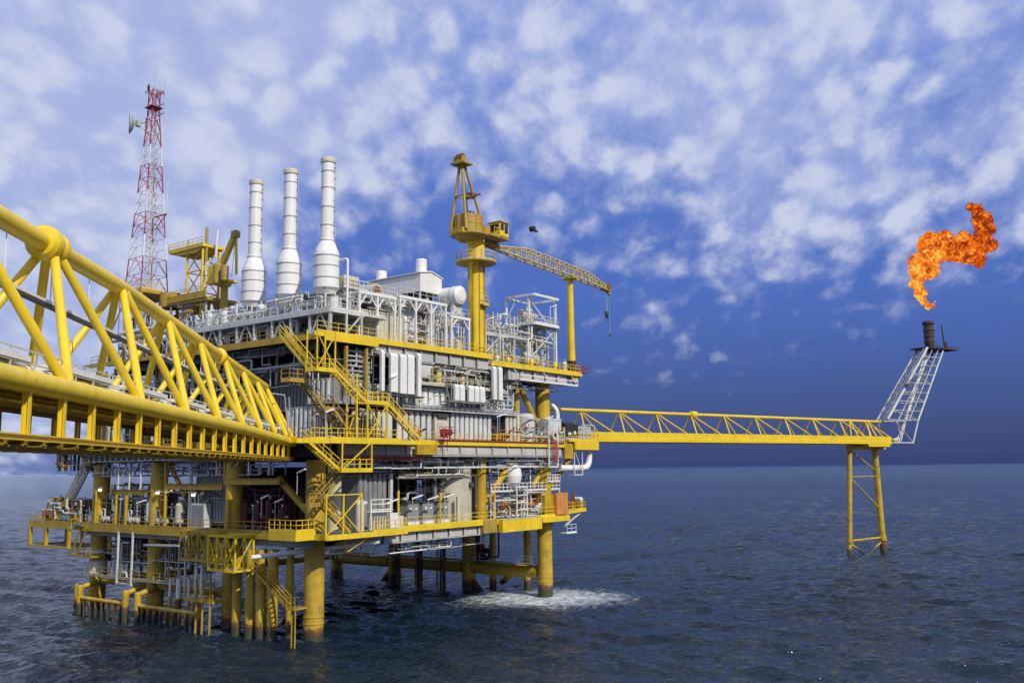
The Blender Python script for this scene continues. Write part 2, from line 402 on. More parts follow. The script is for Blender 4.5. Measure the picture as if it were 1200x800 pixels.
sl = bpy.data.lights.new('sun', 'SUN'); sl.energy = 3.6; sl.angle = R(.5); sl.color = (1, .93, .80)
so = lk(bpy.data.objects.new('sun', sl))
sd = V((SUN_DIR.x * math.cos(SUN_EL), SUN_DIR.y * math.cos(SUN_EL), math.sin(SUN_EL)))
so.rotation_euler = sd.to_track_quat('Z', 'Y').to_euler(); so.location = sd * 300
cam = bpy.data.cameras.new('camera'); co = lk(bpy.data.objects.new('camera', cam)); S.camera = co
F_, ROLL_, PIT_ = 1090., math.atan(14 / 1200), math.atan(149 / 1090.)
cam.sensor_width = 36; cam.lens = 36 * F_ / 1200; cam.clip_start = .5; cam.clip_end = 90000
fw = V((0, math.cos(PIT_), math.sin(PIT_))); up0 = V((0, -math.sin(PIT_), math.cos(PIT_))); r0 = V((1, 0, 0))
c_, s_ = math.cos(ROLL_), math.sin(ROLL_)
rt = r0 * c_ - up0 * s_; up = r0 * s_ + up0 * c_
mt = Matrix((rt, up, -fw)).transposed().to_4x4(); mt.translation = V((0, 0, 18)); co.matrix_world = mt
S.view_settings.view_transform = 'Standard'; S.view_settings.look = 'None'; S.view_settings.exposure = 0; S.view_settings.gamma = 1
S.render.engine = 'CYCLES'; S.cycles.max_bounces = 6; S.cycles.transparent_max_bounces = 12
S.render.resolution_x = 1024; S.render.resolution_y = 682
# ================================================================== JACKET: legs, braces, columns
TL = (0, 14.2, 29.8, 43.5)
j = T('platform_jacket', 'yellow tubular steel jacket on eight thick legs standing in the sea under the decks', 'oil platform', (0, 0, 0))
for s in (0, 43):
    for t in TL:
        top = 31.0 if (s, t) in ((43, 0),) else 19.2
        m = MB(); m.lathe((s, t, 0), [(1.07, -3), (1.07, 3.2), (1.1, 3.2), (1.1, 3.5), (1.07, 3.5), (1.07, 8.7), (1.12, 8.7), (1.12, 9.0), (1.07, 9.0), (1.07, top)], 28)
        lg = j.part('leg', m, 'leg')
        m = MB()
        for zz in (1.9, 2.6): m.lathe((s, t, 0), [(1.08, zz), (1.13, zz + .02), (1.13, zz + .12), (1.08, zz + .14)], 28)
        j.part('collar', m, 'leg', lg)
def br(p, q, r, mat='leg'): j.part('brace', MB().tube(p, q, r, 16), mat)
for a, b in zip(TL[:-1], TL[1:]):
    br((43, a + 1, 3.3), (43, b - 1, 3.3), .92)
    br((0, a + 1, 4.0), (0, b - 1, 4.0), .52) if a > 1 else None
br((1, 43.5, 3.6), (42, 43.5, 3.6), .5)
br((43, 29.8, 2.8), (43, 36, -4), .55); br((43, 14.2, 2.0), (43, 8, -4), .5); br((0, 29.8, 2.6), (0, 36, -4), .5)
br((43, 6, 2.8), (46.5, 10.5, 1.0), .5)
# deck columns and knee braces between the decks
br((28.2, -.3, 11.2), (28.2, -.3, 20.0), .66, 'beam'); br((28.9, -.3, 13.6), (35.3, -.3, 19.2), .48, 'beam')
br((36.3, -.2, 21.8), (36.3, -.2, 30.4), .48, 'beam'); br((36.6, -.2, 30.2), (41.0, -.2, 24.6), .42, 'beam')
br((42.6, -.2, 18.0), (38.6, -.2, 14.2), .42, 'beam'); br((44, -.2, 15.2), (50.5, -.4, 20.2), .38, 'beam')
br((0, 0, 12.8), (0, 6.2, 17.2), .42, 'beam'); br((0, 28, 19.5), (0, 24, 15), .3, 'beam')
for s in (14, 28):
    for t in (14.2, 29.8): br((s, t, 10), (s, t, 32), .7, 'beam')
for s, t in ((0, 14.2), (0, 29.8), (43, 14.2), (43, 29.8), (0, 43.5)): br((s, t, 19.2), (s, t, 31.5), .7, 'ochre')

# well conductors and caissons rising out of the water under the near corner
ts = [(-2.2, 10.3, .52, 9.5, ''), (-2.0, 8.2, .52, 9.5, ''), (-1.7, 6.7, .55, 9.5, ''), (-1.4, 5.1, .58, 9.5, ''), (-.2, 3.7, .42, 10.5, '')]
for i, (s, t, r, top, q) in enumerate(ts):
    m = MB(); m.lathe((s, t, 0), [(r, -2), (r, 5.6), (r + .06, 5.6), (r + .06, 5.8), (r, 5.8), (r, top)], 20)
    lab = ['yellow conductor pipe leftmost of the cluster beside the near leg', 'yellow conductor pipe second from left in the cluster', 'yellow conductor pipe in the middle of the cluster',
           'yellow conductor pipe right of the middle in the cluster', 'thinnest yellow conductor pipe standing alone left of the near corner leg'][i]
    solo('conductor_pipe', m, 'leg', lab, 'conductor pipe', (s, t, 0), 'conductor pipes under the near corner')
for (s, t, r, mat, q) in [(44.6, 10.8, .55, 'leg', 'short rusty yellow caisson left of the white wash'), (47.2, 6.2, .55, 'leg', 'slim yellow caisson standing in the white wash beside the right corner leg')]:
    solo('caisson', MB().lathe((s, t, 0), [(r, -2), (r, 6.2 if t > 9 else 7.8), (r + .12, 6.2 if t > 9 else 7.8), (r + .12, 6.6 if t > 9 else 8.2), (r * .9, 6.6 if t > 9 else 8.2), (r * .9, 9.7)], 18), mat, q, 'caisson', (s, t, 0))
k = 0
for t in np.linspace(17.5, 30, 9):
    r = (.30, .16, .16, .22)[k % 4]; solo('riser_pipe', MB().tube((41 + k % 3, t, -2), (41 + k % 3, t, 10.4), r, 10), ('rust', 'dgrey', 'ochre')[k % 3], 'thin rusty riser pipe standing behind the long horizontal brace', 'riser pipe', (41 + k % 3, t, 0), 'riser pipes behind the brace'); k += 1

# boat-landing combs on the left face
def comb(t0, t1, label, nn):
    c = T('boat_fender', label, 'boat fender', (-3, t0, 0))
    for t in (t0, t1): c.part('post', MB().lathe((-3, t, 0), [(.42, -2), (.42, 3.4), (.36, 3.55), (.05, 3.6)], 16), 'leg')
    c.part('top_rail', MB().tube((-3, t0, 1.95), (-3, t1, 1.95), .27, 12), 'leg')
    for t in np.linspace(t0 + 1.1, t1 - 1.1, nn): c.part('fender_bar', MB().tube((-3, t, -1.5), (-3, t, 1.8), .21, 10), 'leg')
    for t in (t0, t1): c.part('bracket', MB().tube((-3, t, 3.2), (0, t, 4.0), .32, 10), 'leg')
comb(31.4, 42.2, 'yellow tubular boat fender with short bars at the far left corner', 7)
comb(16.2, 28.7, 'longer yellow tubular boat fender with rusted bars in the middle of the left side', 9)
# riser bundle with white upper ends
for i, (t, r) in enumerate([(23.2, .17), (21.4, .34), (19.4, .17), (18.0, .24), (16.9, .22)]):
    c = T('riser_pipe', ['thin white topped riser, leftmost of five over the fender', 'thick short white topped riser over the fender', 'thin white riser between two thicker ones over the fender',
                         'tall white riser climbing into the yellow truss walkway', 'tall white riser nearest the conductors'][i], 'riser pipe', (-2.2, t, 0), 'white topped risers')
    c.part('lower_pipe', MB().tube((-2.2, t, -1), (-2.2, t, 3.2), r, 12), 'rust' if i % 2 else 'beam')
    c.part('upper_pipe', MB().tube((-2.2, t, 3.2), (-2.2, t, 5.5 if i < 3 else 8.6), r * .92, 12), 'white')
    c.part('flange', MB().tube((-2.2, t, 3.1), (-2.2, t, 3.3), r * 1.3, 12), 'beam')
w = T('boat_landing', 'yellow boat landing walkway with upright posts at the water beside the conductors', 'boat landing', (-3.4, 12.2, 0))
w.part('walkway', MB().box((-4.0, 12.2, 3.5), (-2.6, 17.4, 3.75)), 'beam')
for t in (12.8, 14.2, 15.4): w.part('post', MB().tube((-3.9, t, -1), (-3.9, t, 6.0), .13, 8), 'ochre')
w.part('railing', MB().rail([(-4, 12.2, 3.75), (-4, 17.4, 3.75)]), 'beam')
# jacket walkways at brace level
w = T('jacket_walkway', 'grey grating walkway along the left side legs just above the braces', 'walkway', (-1.4, 15, 4.7))
w.part('grating', MB().box((-2.2, 14.5, 4.7), (-1.0, 43, 4.82)), 'galv'); w.part('railing', MB().rail([(-2.2, 14.5, 4.82), (-2.2, 43, 4.82)], sp=2.2), 'ochre')
w = T('jacket_walkway', 'thin railed walkway on top of the long horizontal brace at the back right', 'walkway', (42, 15, 4.3))
w.part('grating', MB().box((41.4, 1.2, 4.35), (42.4, 42, 4.45)), 'plate'); w.part('railing', MB().rail([(41.4, 1.2, 4.45), (41.4, 42, 4.45)], sp=2.4, r=.025), 'galv')
# service gear on the brace near the caisson
w = T('valve_assembly', 'rusty valve and pipe assembly standing on the brace beside the caisson', 'valve', (43, 11.2, 4.2))
w.part('body', MB().lathe((43, 11.6, 4.2), [(0, 0), (.5, 0), (.5, 1.1), (.8, 1.2), (.8, 1.5), (.45, 1.6), (.45, 2.6), (0, 2.6)], 12), 'rust')
w.part('wheel', MB().lathe((42.6, 10.4, 5.4), [(.9, -.1), (.9, .1), (.3, .1), (.3, -.1)], 14, 'x'), 'black')
w.part('pipe', MB().pipe([(43, 10.6, 5), (43, 8.4, 5), (43, 8.4, 9.8)], .13), 'black')
w.part('pipe', MB().tube((43, 12.4, 4), (43, 12.4, 9.8), .34, 12), 'dgrey')
# ================================================================== DECKS
def web(m, a, b, z0, z1, n, depth=.5, nrm=(0, -1)):
    """bottom chord and stiffeners under a deck edge from a to b (x,y)"""
    a, b = V((*a, 0)), V((*b, 0)); nx, ny = nrm
    m.beam((a.x, a.y, z0), (b.x, b.y, z0), .45, .12)
    for i in range(n + 1):
        c = a.lerp(b, i / n); m.box((c.x - .08 - abs(ny) * 0 , c.y - .05, z0), (c.x + .08, c.y + .05, z1)); m.box((c.x - .22, c.y - .22, z0), (c.x + .22, c.y + .22, z1)) if i % 2 == 0 else None
# --- cellar deck, plate top 11.4
d = T('cellar_deck', 'lowest full deck of the platform, steel plate with yellow edge beam and railing', 'deck', (0, 0, 11))
d.part('plate', MB().box((-2, -2, 11.15), (45.6, 46, 11.4)), 'plate')
m = MB(); m.beam((2.2, -2.1, 11.15), (45.8, -2.1, 11.15), .18, .62); d.part('edge_beam', m, 'yellow')
d.part('edge_beam', MB().beam((-2.1, -2.1, 11.0), (-2.1, 18.6, 11.0), .2, .7), 'beam')  # left edge takes the deeper yellow, shade put into the colour
d.part('edge_beam', MB().beam((-2.1, 18.8, 10.9), (-2.1, 46, 10.9), .2, .9), 'beam')
for i in range(9):                                                   # grey plate girder bays
    x0 = 3.0 + i * 2.85; mm = MB(); mm.box((x0, -1.65, 9.75), (x0 + 2.6, -1.5, 10.8)); mm.box((x0, -1.75, 9.7), (x0 + .38, -1.15, 10.8)); mm.box((x0, -1.8, 9.62), (x0 + 2.85, -1.1, 9.70)); d.part('girder_bay', mm, 'web')
d.part('girder', MB().box((-1.6, -1.4, 9.9), (-1.3, 45.6, 10.8)), 'grey')
mm = MB()
for s in np.arange(2, 45, 5.2): mm.ibeam((s, -1, 10.5), (s, 45, 10.5), .4, 1.2, .06)
for t in np.arange(4, 45, 5.6): mm.ibeam((-1, t, 10.3), (45, t, 10.3), .35, 1., .06)
d.part('joist', mm, 'dgrey')
d.part('railing', MB().rail([(6.8, -2.1, 11.4), (28.8, -2.1, 11.4)], sp=1.7), 'yellow'); d.part('railing', MB().rail([(38.6, -2.1, 11.4), (45.7, -2.1, 11.4), (45.7, 4, 11.4)]), 'yellow')
mm = MB(); mm.rail([(-2.1, 5, 11.4), (-2.1, 45.8, 11.4)], sp=1.5); d.part('railing', mm, 'beam')
d.part('box_beam', MB().box((29.3, -3.0, 9.75), (38.2, -2.25, 11.3)), 'yellow', label='plain bright yellow box beam hanging out from the deck edge')
d.part('box_beam', MB().box((26.2, -2.3, 9.8), (29.0, -1.9, 11.5)), 'ochre'); d.part('corner_plate', MB().box((39, -2.6, 10.5), (45.8, -2.22, 11.25)), 'yellow')
mm = MB().rail([(29.4, -2.9, 11.35), (38.1, -2.9, 11.35)], sp=1.4); d.part('railing', mm, 'galv')
# --- main deck, plate top 21.4
d = T('main_deck', 'middle deck with yellow edge beam, orange kerb line and grey girders below', 'deck', (0, 0, 21))
d.part('plate', MB().prism([(-2, -2), (46, -2), (46, 46), (8, 55), (-2, 46)], 21.1, 21.4), 'plate')
d.part('edge_beam', MB().beam((12.8, -2.1, 21.2), (46, -2.1, 21.2), .18, .42), 'yellow'); d.part('edge_beam', MB().beam((-4.0, -2.6, 21.2), (12.8, -2.6, 21.2), .2, .62), 'yellow')
d.part('edge_beam', MB().beam((-2.1, 2, 21.1), (-2.1, 46, 21.1), .2, .6), 'beam')
d.part('edge_plate', MB().box((13, -2.9, 19.8), (16.6, -2.5, 21.0)), 'beam')
d.part('kerb_pipe', MB().tube((18, -2.25, 21.62), (45, -2.25, 21.62), .10, 8), 'red'); d.part('kerb', MB().box((17.2, -2.2, 21.42), (45.5, -2.12, 21.72)), 'orange')
for i in range(13):
    x0 = 2.2 + i * 3.3; prof = []
    for q in range(7): a = math.pi / 2 * q / 6; prof.append((-1.75 - .2 * math.sin(a), 20.95 - (1 - math.cos(a)) * 1.1))
    mm = MB(); mm.extr([(-.9, 20.95)] + prof[::1] + [(-1.9, 19.75), (-.9, 19.75)], 'x', x0 + .25, x0 + 3.1); mm.box((x0 - .02, -2.0, 19.7), (x0 + .16, -.9, 21.0)); mm.box((x0 + .25, -2.0, 19.60), (x0 + 3.28, -.9, 19.70)); d.part('girder_bay', mm, 'web')
mm = MB()
for s in np.arange(0, 46, 4.5): mm.ibeam((s, -.8, 20.3), (s, 45, 20.3), .4, 1.4, .06)
for t in np.arange(4, 46, 4.6): mm.ibeam((-1, t, 20.1), (45.5, t, 20.1), .35, 1.2, .06)
d.part('joist', mm, 'dgrey')
mm = MB(); mm.rail([(12.6, -2.1, 21.4), (46, -2.1, 21.4)], sp=1.5, h=1.15, r=.03); d.part('railing', mm, 'yellow')
mm = MB(); mm.rail([(-2.1, 4, 21.4), (-2.1, 46, 21.4)], sp=1.6); d.part('railing', mm, 'ochre')
d.part('skirt_girder', MB().box((-1.7, 4, 19.6), (-1.4, 45, 20.8)), 'dgrey'); mm = MB(); [mm.box((-1.95, t, 19.6), (-1.71, t + .12, 20.8)) for t in np.arange(4.5, 45, 1.35)]; mm.box((-2.0, 4, 19.5), (-1.4, 45, 19.6)); d.part('stiffener', mm, 'grey')
# --- mezzanine behind the panels
d = T('mezzanine_deck', 'narrow grey mezzanine with thin railing above the lower cladding panels', 'deck', (10, 0, 28))
d.part('plate', MB().box((13.5, -1.9, 28.35), (31, 8, 28.5)), 'grey'); d.part('edge_beam', MB().beam((13.5, -1.95, 28.4), (31, -1.95, 28.4), .14, .3), 'tank')
d.part('railing', MB().rail([(13.5, -1.9, 28.5), (31, -1.9, 28.5)], sp=1.3, r=.028), 'cream')
# --- upper deck, near section plate top 33.0
d = T('upper_deck', 'upper deck carrying the white modules, bright yellow edge beam all round', 'deck', (0, 0, 33))
d.part('plate', MB().prism([(-2, -2), (28, -2), (28, 40), (-2, 40)], 32.4, 32.7), 'plate')
d.part('edge_beam', MB().beam((-2.4, -2.1, 32.75), (28.6, -2.1, 32.78), .2, .5), 'yellow'); d.part('edge_beam', MB().beam((-2.1, -2, 32.45), (-2.1, 24, 32.45), .2, .62), 'beam')
d.part('edge_beam', MB().beam((-2.1, 24, 32.6), (-2.1, 46, 32.6), .2, .5), 'beam'); d.part('edge_plate', MB().box((-1.0, -2.35, 32.1), (7.0, -2.22, 33.05)), 'yellow')
for i in range(8):
    x0 = 6.4 + i * 2.75; mm = MB(); mm.box((x0, -1.75, 31.15), (x0 + 2.45, -1.6, 32.4)); mm.box((x0, -1.9, 31.1), (x0 + .2, -1.1, 32.4)); d.part('girder_bay', mm, 'web')
mm = MB()
for s in np.arange(-1, 28, 4.2): mm.ibeam((s, -1, 31.8), (s, 38, 31.8), .4, 1.2, .06)
for t in np.arange(4, 40, 4.6): mm.ibeam((-1.2, t, 31.6), (27, t, 31.6), .35, 1., .06)
d.part('joist', mm, 'dgrey')
d.part('railing', MB().rail([(-2, -2.1, 33.05), (28.4, -2.1, 33.05)], sp=1.5, h=1.1, r=.03), 'yellow'); d.part('railing', MB().rail([(-2.1, 3, 32.75), (-2.1, 44, 32.75)], sp=1.7, h=1.1, r=.03), 'ochre')
# --- lower far section plate top 32.0
d = T('process_deck', 'upper deck section right of the crane with yellow edge, grey girder bays and hanging walkway', 'deck', (36, 0, 32))
d.part('plate', MB().box((28.2, -2.2, 31.6), (50.0, 20, 31.9)), 'plate'); d.part('edge_beam', MB().beam((28, -2.3, 31.95), (50.2, -2.3, 31.98), .2, .5), 'yellow')
for i in range(5):
    x0 = 32.2 + i * 3.0; mm = MB(); mm.box((x0, -1.8, 30.15), (x0 + 2.7, -1.6, 31.6)); mm.box((x0, -2.0, 30.1), (x0 + .4, -1.2, 31.6)); d.part('girder_bay', mm, 'web')
d.part('hanging_walkway', MB().box((33, -3.4, 30.0), (47.4, -2.4, 30.12)), 'galv'); mm = MB()
mm.beam((33, -3.4, 30.1), (47.4, -3.4, 30.1), .1, .25); mm.beam((33, -3.4, 30.75), (47.4, -3.4, 30.75), .1, .12)
for s in np.arange(33, 47.6, 1.8): mm.beam((s, -3.4, 30.0), (s, -3.4, 31.0), .07)
for s in (33, 40, 47.3): mm.beam((s, -3.4, 30.0), (s, -2.4, 31.6), .08)
d.part('walkway_rail', mm, 'white'); d.part('railing', MB().rail([(28.6, -2.3, 32.25), (50, -2.3, 32.25), (50, 6, 31.9)], sp=1.4, r=.03), 'yellow')
d.part('joist', MB().ibeam((30, 4, 31), (49, 4, 31), .4, 1.1).ibeam((30, 10, 31), (49, 10, 31), .4, 1.1).ibeam((36.3, -.5, 31), (36.3, 18, 31), .4, 1.).ibeam((43, 0, 31), (43, 18, 31), .4, 1.), 'grey')
# landing round the crane boom rest post
d = T('boom_rest', 'tall yellow post with red collar holding up the crane boom tip at the deck end', 'boom rest', (51, 0, 32))
d.part('post', MB().lathe((51, .0, 0), [(.62, 33.5), (.52, 40), (.47, 47.3), (0, 47.3)], 18), 'yellow'); d.part('collar', MB().lathe((51, 0, 0), [(.72, 32.6), (.72, 34.3), (.62, 34.4)], 18), 'maroon')
d.part('saddle', MB().box((50.2, -1.1, 47.25), (51.8, 1.1, 47.6)), 'yellow'); d.part('bracket', MB().extr([(50, 31.2), (52.6, 32.2), (52.6, 32.55), (50, 32.55)], 'y', -.7, .9), 'yellow')
d.part('foot', MB().lathe((51.6, 0, 0), [(.1, 30.9), (.6, 31.1), (.6, 31.7), (.3, 31.8)], 14), 'cream')
d.part('railing', MB().rail([(49.8, -1.6, 32.6), (53.2, -1.6, 32.6), (53.2, 1.6, 32.6), (49.8, 1.6, 32.6)], sp=1.0), 'red'); d.part('floor', MB().box((50, -1.6, 32.55), (53.2, 1.6, 32.62)), 'plate')
# --- stack deck, top 35.9
d = T('stack_deck', 'light grey raised deck under the three tall white stacks, on braced columns', 'deck', (0, 0, 36))
d.part('plate', MB().box((0, -1.9, 35.55), (9, 25, 35.8)), 'lgrey'); d.part('edge_beam', MB().beam((-.1, -2, 35.6), (-.1, 25, 35.6), .16, .5), 'wframe'); d.part('edge_beam', MB().beam((0, -2.05, 35.6), (5, -2.05, 35.6), .14, .45), 'wframe')
d.part('railing', MB().rail([(-.1, 25, 35.85), (-.1, -2, 35.85), (4.2, -2, 35.85)], sp=1.3, h=1.15, r=.035), 'wframe')
mm = MB()
for i, t in enumerate(np.arange(-1.8, 25, 3.3)):
    mm.ibeam((.1, t, 32.75), (.1, t, 35.4), .3, .3, .05, (1, 0, 0))
    if i % 2 == 0: mm.beam((.1, t + .1, 33.0), (.1, t + 1.5, 35.3), .16)
    else: mm.beam((.1, t - .1, 33.0), (.1, t - 1.5, 35.3), .16)
for s in (2.3, 4.6): mm.beam((s, -2, 33), (s, -2, 35.4), .22)
mm.beam((2.6, -2, 33.5), (4.4, -2, 35.3), .15)
d.part('column', mm, 'wframe')
# --- walkway grillage from the left white pipe deck (behind the bridge)
d = T('pipe_deck', 'grey pipe deck with diagonal bracing left of the stacks above the footbridge', 'deck', (0, 30, 36))
d.part('plate', MB().box((0, 25.2, 35.0), (9, 41, 35.25)), 'grey'); mm = MB()
for i, t in enumerate(np.arange(26, 41, 3.0)): mm.beam((0, t, 32.75), (0, t, 35), .26); mm.beam((0, t, 33), (0, t + 1.5, 35), .15); mm.beam((0, t + 3, 33), (0, t + 1.5, 35), .15)
d.part('column', mm, 'wframe'); d.part('railing', MB().rail([(-.05, 25.2, 35.3), (-.05, 41, 35.3)], sp=1.5), 'galv')
# ================================================================== TOP EQUIPMENT
def stack(t, lab):
    c = T('exhaust_stack', lab, 'exhaust stack', (3, t, 35.9), 'tall white exhaust stacks'); b = (3, t, 0)
    c.part('barrel', MB().lathe(b, [(.80, 44.5), (.76, 53.9), (.86, 53.95), (.86, 54.35), (.80, 54.5), (.70, 54.5), (.70, 53)], 32), 'stack')
    c.part('lip', MB().lathe(b, [(.865, 53.96), (.89, 53.98), (.89, 54.4), (.84, 54.52), (.69, 54.52), (.69, 53.2)], 32), 'cream')
    c.part('shroud', MB().lathe(b, [(.0, 38.2), (1.05, 38.2), (1.25, 38.6), (1.48, 38.9), (1.48, 42.7), (1.38, 43.2), (1.1, 43.9), (.86, 44.5), (.82, 44.9)], 32), 'stack')
    m = MB()
    for z, r in ((38.9, 1.49), (40.1, 1.49), (41.5, 1.49), (42.7, 1.49), (44.55, .86), (46.4, .80), (48.6, .79), (50.9, .78), (52.9, .77)): m.lathe(b, [(r, z - .06), (r + .055, z - .05), (r + .055, z + .05), (r, z + .06)], 32)
    c.part('flange_ring', m, 'galv')
    m = MB()
    for k in range(4):
        a = math.pi / 4 + k * math.pi / 2; m.tube((3 + 1.3 * math.cos(a), t + 1.3 * math.sin(a), 35.9), (3 + 1.0 * math.cos(a), t + 1.0 * math.sin(a), 38.6), .11, 8)
    for k in range(4):
        a = math.pi / 4 + k * math.pi / 2; a2 = a + math.pi / 2; m.tube((3 + 1.3 * math.cos(a), t + 1.3 * math.sin(a), 36), (3 + 1.05 * math.cos(a2), t + 1.05 * math.sin(a2), 38.2), .06, 6)
    c.part('support_leg', m, 'wframe')
    m = MB().lathe((4.0, t - .2, 0), [(.9, 35.9), (.9, 37.9), (.5, 38.2), (0, 38.2)], 14); c.part('silencer_base', m, 'lgrey')
    m = MB()
    for z in np.arange(45.5, 54, 1.3): m.box((3.3, t - .95, z), (3.5, t - .72, z + .12))
    m.tube((3.4, t - .93, 44.8), (3.4, t - .93, 54), .03, 6); c.part('sample_line', m, 'galv')
    return c
stack(2.2, 'nearest and tallest looking white exhaust stack, right of the row of three')
stack(8.9, 'middle white exhaust stack of the row of three')
stack(15.6, 'leftmost white exhaust stack, farthest of the row of three')

# gabled air-intake house with two round silencers
h = T('intake_house', 'white gabled air intake house on stilts with open dark underside', 'building', (19.8, 3, 36))
m = MB(); m.box((19.8, 3, 41.2), (19.9, 13.2, 43.6)); m.extr([(3, 41.2), (13.2, 41.2), (13.2, 43.6), (3, 43.6)], 'x', 23.95, 24.05)
m.extr([(19.8, 41.2), (24.05, 41.2), (24.05, 43.4), (21.9, 44.0), (19.8, 43.6)], 'y', 2.95, 3.05); m.box((19.8, 13.1, 41.2), (24, 13.2, 43.6)); h.part('wall', m, 'white')
h.part('roof', MB().extr([(19.6, 43.62), (21.9, 44.06), (24.3, 43.42), (24.3, 43.54), (21.9, 44.2), (19.6, 43.76)], 'y', 2.8, 13.4), 'white')
m = MB()
for s in (20, 23.8):
    for t in (3.2, 8, 13): m.beam((s, t, 36), (s, t, 41.2), .22)
h.part('column', m, 'wframe'); h.part('filter_bank', MB().box((20.4, 4.2, 38.4), (23.6, 12.6, 41.1)), 'dgrey'); h.part('duct', MB().box((20.2, 3.6, 36), (23.4, 6.4, 39.4)), 'lgrey')
for t, z, lab in ((4.5, 45.9, 'taller white round vent at the near end of the gabled house roof'), (12.0, 45.3, 'shorter white round vent at the far left of the gabled house roof')):
    v = T('roof_vent', lab, 'vent', (21.7, t, 43.4)); b = (21.7, t, 0)
    v.part('cylinder', MB().lathe(b, [(.74, 43.5), (.74, z - .1), (.68, z + .05), (.6, z + .05), (.6, z - .8)], 24), 'stack'); v.part('cowl', MB().lathe(b, [(.745, 44.0), (.79, 44.02), (.79, 44.12), (.745, 44.14)], 24).lathe(b, [(0, z - .3), (.62, z - .3)], 24), 'wframe')

# white portal frames along the right face
def portal(s0, s1, z, n, lab):
    f = T('steel_frame', lab, 'steel frame', (s0, -1, 33)); m = MB(); m.beam((s0 - .2, -1, z), (s1 + .2, -1, z), .3, .34); m.beam((s0, 3, z), (s1, 3, z), .26, .3); g = MB()
    for i in range(n + 1):
        s = s0 + (s1 - s0) * i / n; g.beam((s, -1, 33), (s, -1, z), .24); m.beam((s, -1, z), (s, 3, z), .2); g.beam((s, 3, 33), (s, 3, z), .2)
        if i < n: m.beam((s + .1, -1, z - 1.5), (s + 1.2, -1, z - .1), .14)
        if i: m.beam((s - .1, -1, z - 1.5), (s - 1.2, -1, z - .1), .14)
    f.part('beam', m, 'white'); f.part('post', g, 'white'); f.part('railing', MB().rail([(s0, -1, z + .15), (s1, -1, z + .15)], sp=1.2, r=.025, toe=False), 'wframe')
portal(5.2, 11.0, 38.5, 2, 'white portal frame with knee braces left of the gabled house, nearest the corner')
portal(11.9, 20.3, 38.9, 3, 'longer white portal frame with knee braces below the gabled house')
portal(21.4, 25.0, 37.6, 1, 'small white steel frame under the round tank left of the crane column')
# modules behind the frames
def module(name, a, b, mat, lab, cat='module', ribs=0, extra=None, group=None):
    c = T(name, lab, cat, (a[0], a[1], a[2]), group); c.part('casing', MB().box(a, b), mat); m = MB()
    if ribs:
        for i in range(ribs + 1):
            s = a[0] + (b[0] - a[0]) * i / ribs; m.box((s - .05, a[1] - .09, a[2] + .05), (s + .05, a[1] - .002, b[2] - .05))
        nt = max(1, int(ribs * (b[1] - a[1]) / max(.1, b[0] - a[0])))
        for i in range(nt + 1):
            t = a[1] + (b[1] - a[1]) * i / nt; m.box((a[0] - .09, t - .05, a[2] + .05), (a[0] - .002, t + .05, b[2] - .05))
        m.box((a[0] - .1, a[1] - .1, b[2] - .02), (b[0] + .05, b[1] + .05, b[2] + .1)); c.part('rib', m, mat)
    return c
module('enclosure', (5.8, .2, 33), (13.6, 6, 36.7), 'cream', 'long cream machinery enclosure behind the nearest white portal frame', 'enclosure', 5)
module('enclosure', (14.4, .8, 33), (16.4, 6, 37.6), 'lgrey', 'narrow light grey enclosure right of the long cream one', 'enclosure', 2)
module('enclosure', (17.2, 1.6, 33), (20.4, 6, 36.2), 'cream', 'small cream enclosure under the gabled house', 'enclosure', 3)
module('enclosure', (5.0, 4, 36.9), (12.6, 11, 39.2), 'grey', 'dark grey plant block with hooded openings above the cream enclosure', 'enclosure', 4)
module('enclosure', (8.6, 1.2, 37.0), (9.9, 3.6, 38.5), 'black', 'black square opening box hung under the white frame beam', 'enclosure')
c = T('duct_hood', 'brown weathered round topped duct hood between the stacks and the gabled house', 'duct', (11.4, 4.6, 39))
m = MB(); pr = [(11.0, 39.2)] + [(12.3 - 1.3 * math.cos(a), 39.8 + 1.3 * math.sin(a)) for a in np.linspace(0, math.pi, 9)] + [(13.6, 39.2)]
c.part('hood', m.extr([(p[0], p[1]) for p in pr], 'y', 3.4, 7), 'tank')
c.part('mouth', MB().extr([(11.3, 39.3)] + [(12.3 - 1.0 * math.cos(a), 39.8 + 1.0 * math.sin(a)) for a in np.linspace(0, math.pi, 9)] + [(13.3, 39.3)], 'y', 3.35, 3.41), 'rust')
c = T('roof_unit', 'cream boxy unit with railing on top of the first white frame', 'equipment', (6, 1, 39.2)); c.part('casing', MB().box((4.6, 1, 39.2), (7.0, 3.4, 40.7)), 'cream'); c.part('railing', MB().rail([(4.5, .8, 39.2), (8.4, .8, 39.2)], sp=.8), 'wframe'); c.part('pipe', MB().pipe([(3.7, -.6, 35.9), (3.7, -.6, 42.2), (3.7, 1.2, 42.2), (3.7, 1.2, 40)], .14), 'white')
c = T('pressure_tank', 'white horizontal tank with flat round end high left of the crane column', 'tank', (24.6, 1.0, 38))
c.part('shell', MB().lathe((24.6, 0, 41.0), [(0, -.2), (.8, -.15), (1.25, .1), (1.25, 3.4), (.8, 3.7), (0, 3.8)], 16, 'y'), 'white'); c.part('band', MB().lathe((24.6, 0, 41.0), [(1.26, 1), (1.31, 1), (1.31, 1.2), (1.26, 1.2)], 16, 'y'), 'galv'); c.part('saddle', MB().box((23.8, .6, 37.7), (25.4, 1, 40.4)).box((23.8, 2.6, 37.7), (25.4, 3, 40.4)), 'wframe')
